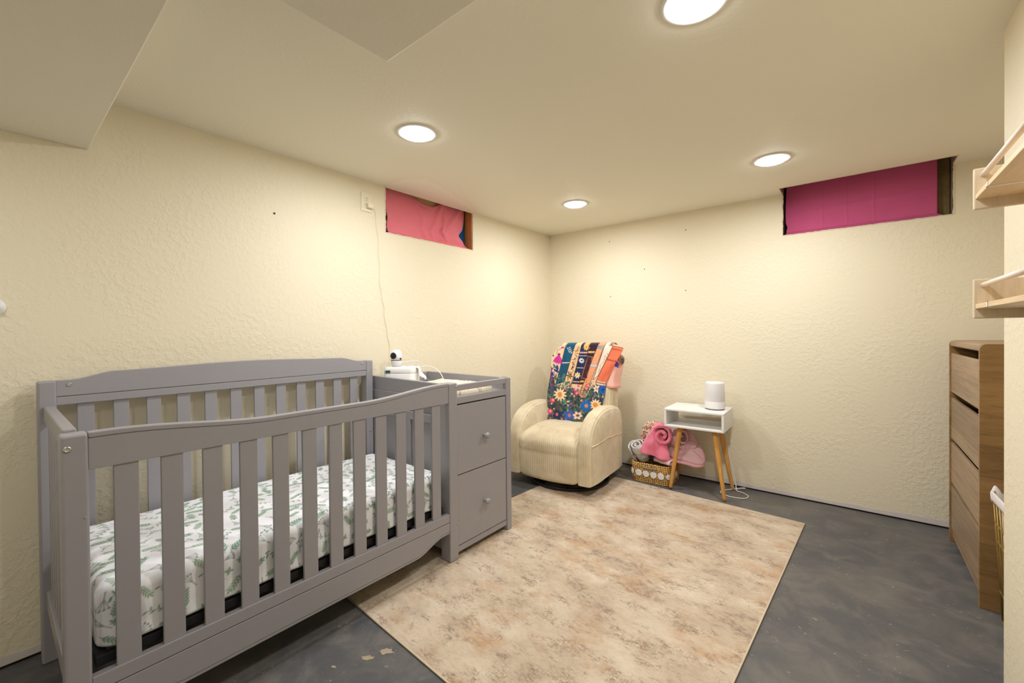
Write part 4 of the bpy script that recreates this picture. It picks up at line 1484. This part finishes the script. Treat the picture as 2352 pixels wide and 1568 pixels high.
# rose plush: roll seen end-on plus a flap hanging over the basket front
g = roll('plush', None, (1.196, -.240, .372), (.34, -.94, .10), .076, .17, 1.6, .02, '', 1.1, 8, phase=-1.3)
Gf = np.zeros((34, 30, 3))
for i in range(34):
    v = i / 33
    for j in range(30):
        u = j / 29
        wid = .034 + .078 * min(1, v * 1.25) ** .8
        cx_ = 1.158 + .004 * v
        x = cx_ + (u * 2 - 1) * wid
        z = .452 - .240 * v - .055 * (abs(u * 2 - 1)) ** 2 * (1 - v) + .014 * v * math.cos(u * 3.1)
        y = -.262 - .058 * math.sin(min(1, v * 1.3) * 1.57) + .045 * (u * 2 - 1) ** 2 * (1.1 - v) + .010 * float(vnoise(u * 5, v * 4, 91)) + .012 * math.sin(u * 11 + v * 3) * v
        Gf[i, j] = (x, y, z)
hole = Gf.copy()
build_cloth([g, Gf[2:]], 'plush_blanket', M['plush'], .024, 'bright rose-pink plush blanket bundled on top of the basket')

# pale pink fleece with piped edge hanging out to the right, under the table
def lobe(cx_, cy_, cz_, ax_, bz_, tilt, droop, seed, n=40, m_=16):
    th_ = np.linspace(0, 2 * math.pi, n + 1)
    rr_ = np.linspace(0.02, 1, m_)
    G_ = np.zeros((m_, n + 1, 3))
    for i, q in enumerate(rr_):
        x = ax_ * q * np.cos(th_); y = bz_ * q * np.sin(th_)
        G_[i, :, 0] = cx_ + x
        G_[i, :, 1] = cy_ + y * math.cos(tilt)
        G_[i, :, 2] = cz_ + y * math.sin(tilt) - droop * np.maximum(x / ax_, 0) ** 2 + .012 * vnoise(np.cos(th_) * q * 2.5 + 3, np.sin(th_) * q * 2.5 + 3, seed)
    return G_


ga = lobe(1.345, -.195, .285, .145, .105, .75, .075, 101)
gb = lobe(1.345, -.200, .255, .143, .105, .70, .070, 102)
o = build_cloth([ga, gb], 'fleece_blanket', M['palepink'], .012, 'pale pink fleece blanket hanging out of the basket under the table')
rim = ga[-1][:-1]
MB().tube(rim, .006, 8, closed=True).build('piped_edge', M['palepink_edge'], o)
rim = gb[-1][:-1]
MB().tube(rim, .006, 8, closed=True).build('piped_edge', M['palepink_edge'], o)
# dusty pink sherpa bundle behind the front leg
g = roll('sherpa', None, (1.265, -.165, .345), (.75, -.5, .15), .075, .20, 1.6, .02, '', 1.0, 14, phase=.6)
gl = lobe(1.315, -.165, .350, .120, .075, 1.0, .035, 111)
build_cloth([g, gl], 'sherpa_blanket', M['mauve'], .014, 'dusty pink sherpa blanket folded behind the side table leg')
g = roll('lining', None, (1.225, -.262, .175), (.9, -.3, .0), .042, .15, 1.5, .02, '', .8, 17, phase=.3)
build_cloth([g], 'rolled_blanket', M['palepink'], .010, 'small pale roll of blanket lying low on the basket rim')
g = roll('dark', None, (1.130, -.215, .165), (.9, -.3, .0), .05, .16, 1.4, .02, '', .7, 18, phase=.3)
build_cloth([g], 'charcoal_blanket', M['darkfold'], .010, 'charcoal blanket showing in the gap just above the basket rim')

# cream and brick-red tufted throw at the back: short yarn loops on a bundle
tf = thing('tufted_throw', 'cream and brick-red tufted yarn throw poking up at the back of the basket', 'blanket', (1.075, -.14, .16), 0, 'blankets heaped in the basket')
def yarn(seed, n, mat, name):
    r = random.Random(seed); m = MB()
    for _ in range(n):
        u, v = r.uniform(-1, 1), r.uniform(0, 1)
        a_ = r.uniform(0, 6.28)
        p = np.array((.005 + .075 * math.cos(a_) * math.sqrt(1 - v * v * .9), .055 * math.sin(a_) * math.sqrt(1 - v * v * .9), .10 + .165 * v))
        d_ = np.array((math.cos(a_) * .6 + r.uniform(-.5, .5), math.sin(a_) * .6 + r.uniform(-.5, .5), .5 + r.uniform(-.6, .6)))
        d_ /= np.linalg.norm(d_)
        s_ = np.array((r.uniform(-1, 1), r.uniform(-1, 1), r.uniform(-1, 1))) * .012
        m.tube([p, p + d_ * .014 + s_, p + d_ * .026], [.0042, .0046, .003], 5)
    return m.build(name, mat, tf, world=False)
o = yarn(1, 420, M['tuft'], 'cream_tufts'); o['kind'] = 'stuff'
o = yarn(2, 150, M['tuftred'], 'red_tufts'); o['kind'] = 'stuff'
g = lobe(.005, 0, .14, .068, .05, 0, 0, 5)
MB().lathe([(.05, 0.02), (.066, .06), (.07, .12), (.062, .18), (.045, .23), (.01, .262)], (.005, 0, 0), (0, 0, 1), 20).build('bundle', M['tuft'], tf, world=False)

# ================================================================== DRESSER
DX, DY0, DY1, DH = 2.772, -.917, -.176, 1.116
dr = thing('dresser', 'tall oak-veneer four-drawer dresser with rounded top edge against the right wall', 'dresser', (2.97, -.546, 0))
def side_outline(x0, x1):
    R = .024
    pts = [(x1, 0), (x1, DH), (x0 + R, DH)]
    for a_ in np.linspace(math.pi / 2, math.pi, 10)[1:]:
        pts.append((x0 + R + R * math.cos(a_), DH - R + R * math.sin(a_)))
    pts += [(x0, 0)]
    return pts
MB().prism(side_outline(DX, 3.18), DY0, DY0 + .018, 'y').build('side_panel', M['oak_side'], dr, bevel=.0012)
MB().prism(side_outline(DX, 3.18), DY1 - .018, DY1, 'y').build('side_panel', M['oak_side'], dr, bevel=.0012)
MB().box(DX + .003, 3.18, DY0 + .018, DY1 - .018, DH - .033, DH - .001).build('top_panel', M['oak_front'], dr, bevel=.008)
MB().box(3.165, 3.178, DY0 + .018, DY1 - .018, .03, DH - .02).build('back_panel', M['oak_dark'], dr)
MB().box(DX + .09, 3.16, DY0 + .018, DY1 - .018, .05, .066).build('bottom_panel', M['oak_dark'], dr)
MB().box(DX + .012, DX + .028, DY0 + .018, DY1 - .018, .030, .074).build('plinth', M['oak_front'], dr, bevel=.001)
MB().box(DX + .10, DX + .112, DY0 + .018, DY1 - .018, .07, DH - .02).build('carcass_front', M['oak_dark'], dr)  # dark sheet behind the drawers, gap shade is in its colour
for k, (a_, b_) in enumerate(((.080, .316), (.335, .554), (.577, .802), (.832, 1.046))):
    y0_, y1_ = DY0 + .021, DY1 - .021
    if k < 3:
        MB().box(DX + .006, DX + .018, y0_, y1_, a_, b_).build('drawer', M['oak_front'], dr, bevel=.0015)
    else:
        MB().box(DX + .006, DX + .018, y0_, y1_, a_, b_).build('drawer', M['oak_front'], dr, bevel=.003)
# a bit of white cloth caught in the second drawer's gap
Gc = np.zeros((10, 14, 3))
for i in range(10):
    for j in range(14):
        u = j / 13
        Gc[i, j] = (DX + .014 + .05 * i / 9, -.885 + .085 * u, .796 + .020 * math.sin(u * math.pi) ** .7 + .003 * math.sin(i + j))
o = MB().grid(Gc).build('caught_cloth', M['linen'], solid=.004)
tag(reorigin(o, (DX + .04, -.84, .797)), 'scrap of white cloth sticking out above the second drawer of the dresser', 'cloth')

# ================================================================== HAMPER behind the near wall
hm = thing('wire_hamper', 'gold wire hamper with a white cloth liner, half hidden by the near wall', 'hamper', (2.978, -1.165, 0))
def hring(z, n=10):
    q = z / .53
    hx_ = .157 + .023 * q; hy_ = .195 + .020 * q
    rr_ = rrect(hx_, hy_, .045, n)
    return np.c_[rr_, np.full(len(rr_), z)]
for z in (.012, .13, .33, .40, .515):
    MB().tube(hring(z), .0035 if z < .5 else .005, 8, closed=True).build('wire_hoop', M['gold'], hm, world=False)
lo, hi = hring(.012, 10), hring(.515, 10)
n_ = len(lo)
def at_perim(ring, s):
    d = np.r_[0, np.cumsum(np.linalg.norm(np.diff(np.vstack([ring, ring[:1]]), axis=0), axis=1))]
    R2 = np.vstack([ring, ring[:1]])
    return np.array([np.interp(s * d[-1], d, R2[:, k]) for k in range(3)])
for k in range(30):
    MB().tube([at_perim(lo, k / 30), at_perim(hi, k / 30)], .0032, 6).build('wire_rod', M['gold'], hm, world=False)
ln = []
for z, g in ((.03, -.012), (.2, -.012), (.35, -.012), (.49, -.010), (.520, .000), (.526, .004), (.518, .006), (.496, .0055), (.486, .005)):
    rr_ = hring(z, 10)
    c_ = rr_.copy(); c_[:, :2] *= 1 + g / .17
    c_[:, 2] += (.012 if z > .44 else .0) * np.sin(np.arange(len(rr_)) * .9)
    ln.append(c_)
ln.insert(0, ln[0] * np.array((.1, .1, 1)))
m = loft(ln); m.f = m.f[:-2]; m.smooth = m.smooth[:-2]
m.build('liner', M['linen'], hm, world=False, solid=.003)
for s in (1, -1):
    MB().tube(spline([(-.06 - .06, s * .222, .515), (-.118, s * .224, .56), (-.095, s * .224, .578), (0, s * .224, .580), (.095, s * .224, .578), (.118, s * .224, .56), (.12, s * .222, .515)], 8), .0065, 10).build('handle', M['gold'], hm, world=False)

# ================================================================== WALL SHELVES on the near right wall
def shelf(z0, z1, zb, zd, label):
    t = thing('book_ledge', label, 'shelf', (XN, -2.18, z0), 0, 'pale wood ledges on the near right wall')
    ya, yb = -2.000, -2.42
    for y in (ya, yb):
        MB().box(2.593, XN - .0008, y, y + .012, z0, z1).build('end_panel', M['pine'], t, bevel=.0025)
    MB().box(2.596, XN - .0008, yb + .012, ya, zb, zb + .0115).build('board', M['pine_board'], t, bevel=.001)
    MB().box(2.730, XN - .0008, yb + .012, ya, zb + .0115, zb + .04).build('back_strip', M['pine_board'], t, bevel=.001)
    MB().tube([(2.610, yb + .005, zd), (2.610, ya + .004, zd)], .0062, 16).build('dowel_rail', M['dowel'], t)
    MB().box(2.5945, 2.735, -2.128, -2.120, zb - .0012, zb).box(2.5945, 2.5958, -2.128, -2.120, zb - .0012, zb + .0127).box(2.5945, 2.61, -2.128, -2.120, zb + .0116, zb + .0127).build('clip_strip', M['plastic'], t)
    return t


shelf(1.477, 1.578, 1.502, 1.560, 'upper pale pine wall ledge with a dowel rail, at the right edge')
shelf(1.208, 1.305, 1.232, 1.290, 'lower pale pine wall ledge with a dowel rail, at the right edge')
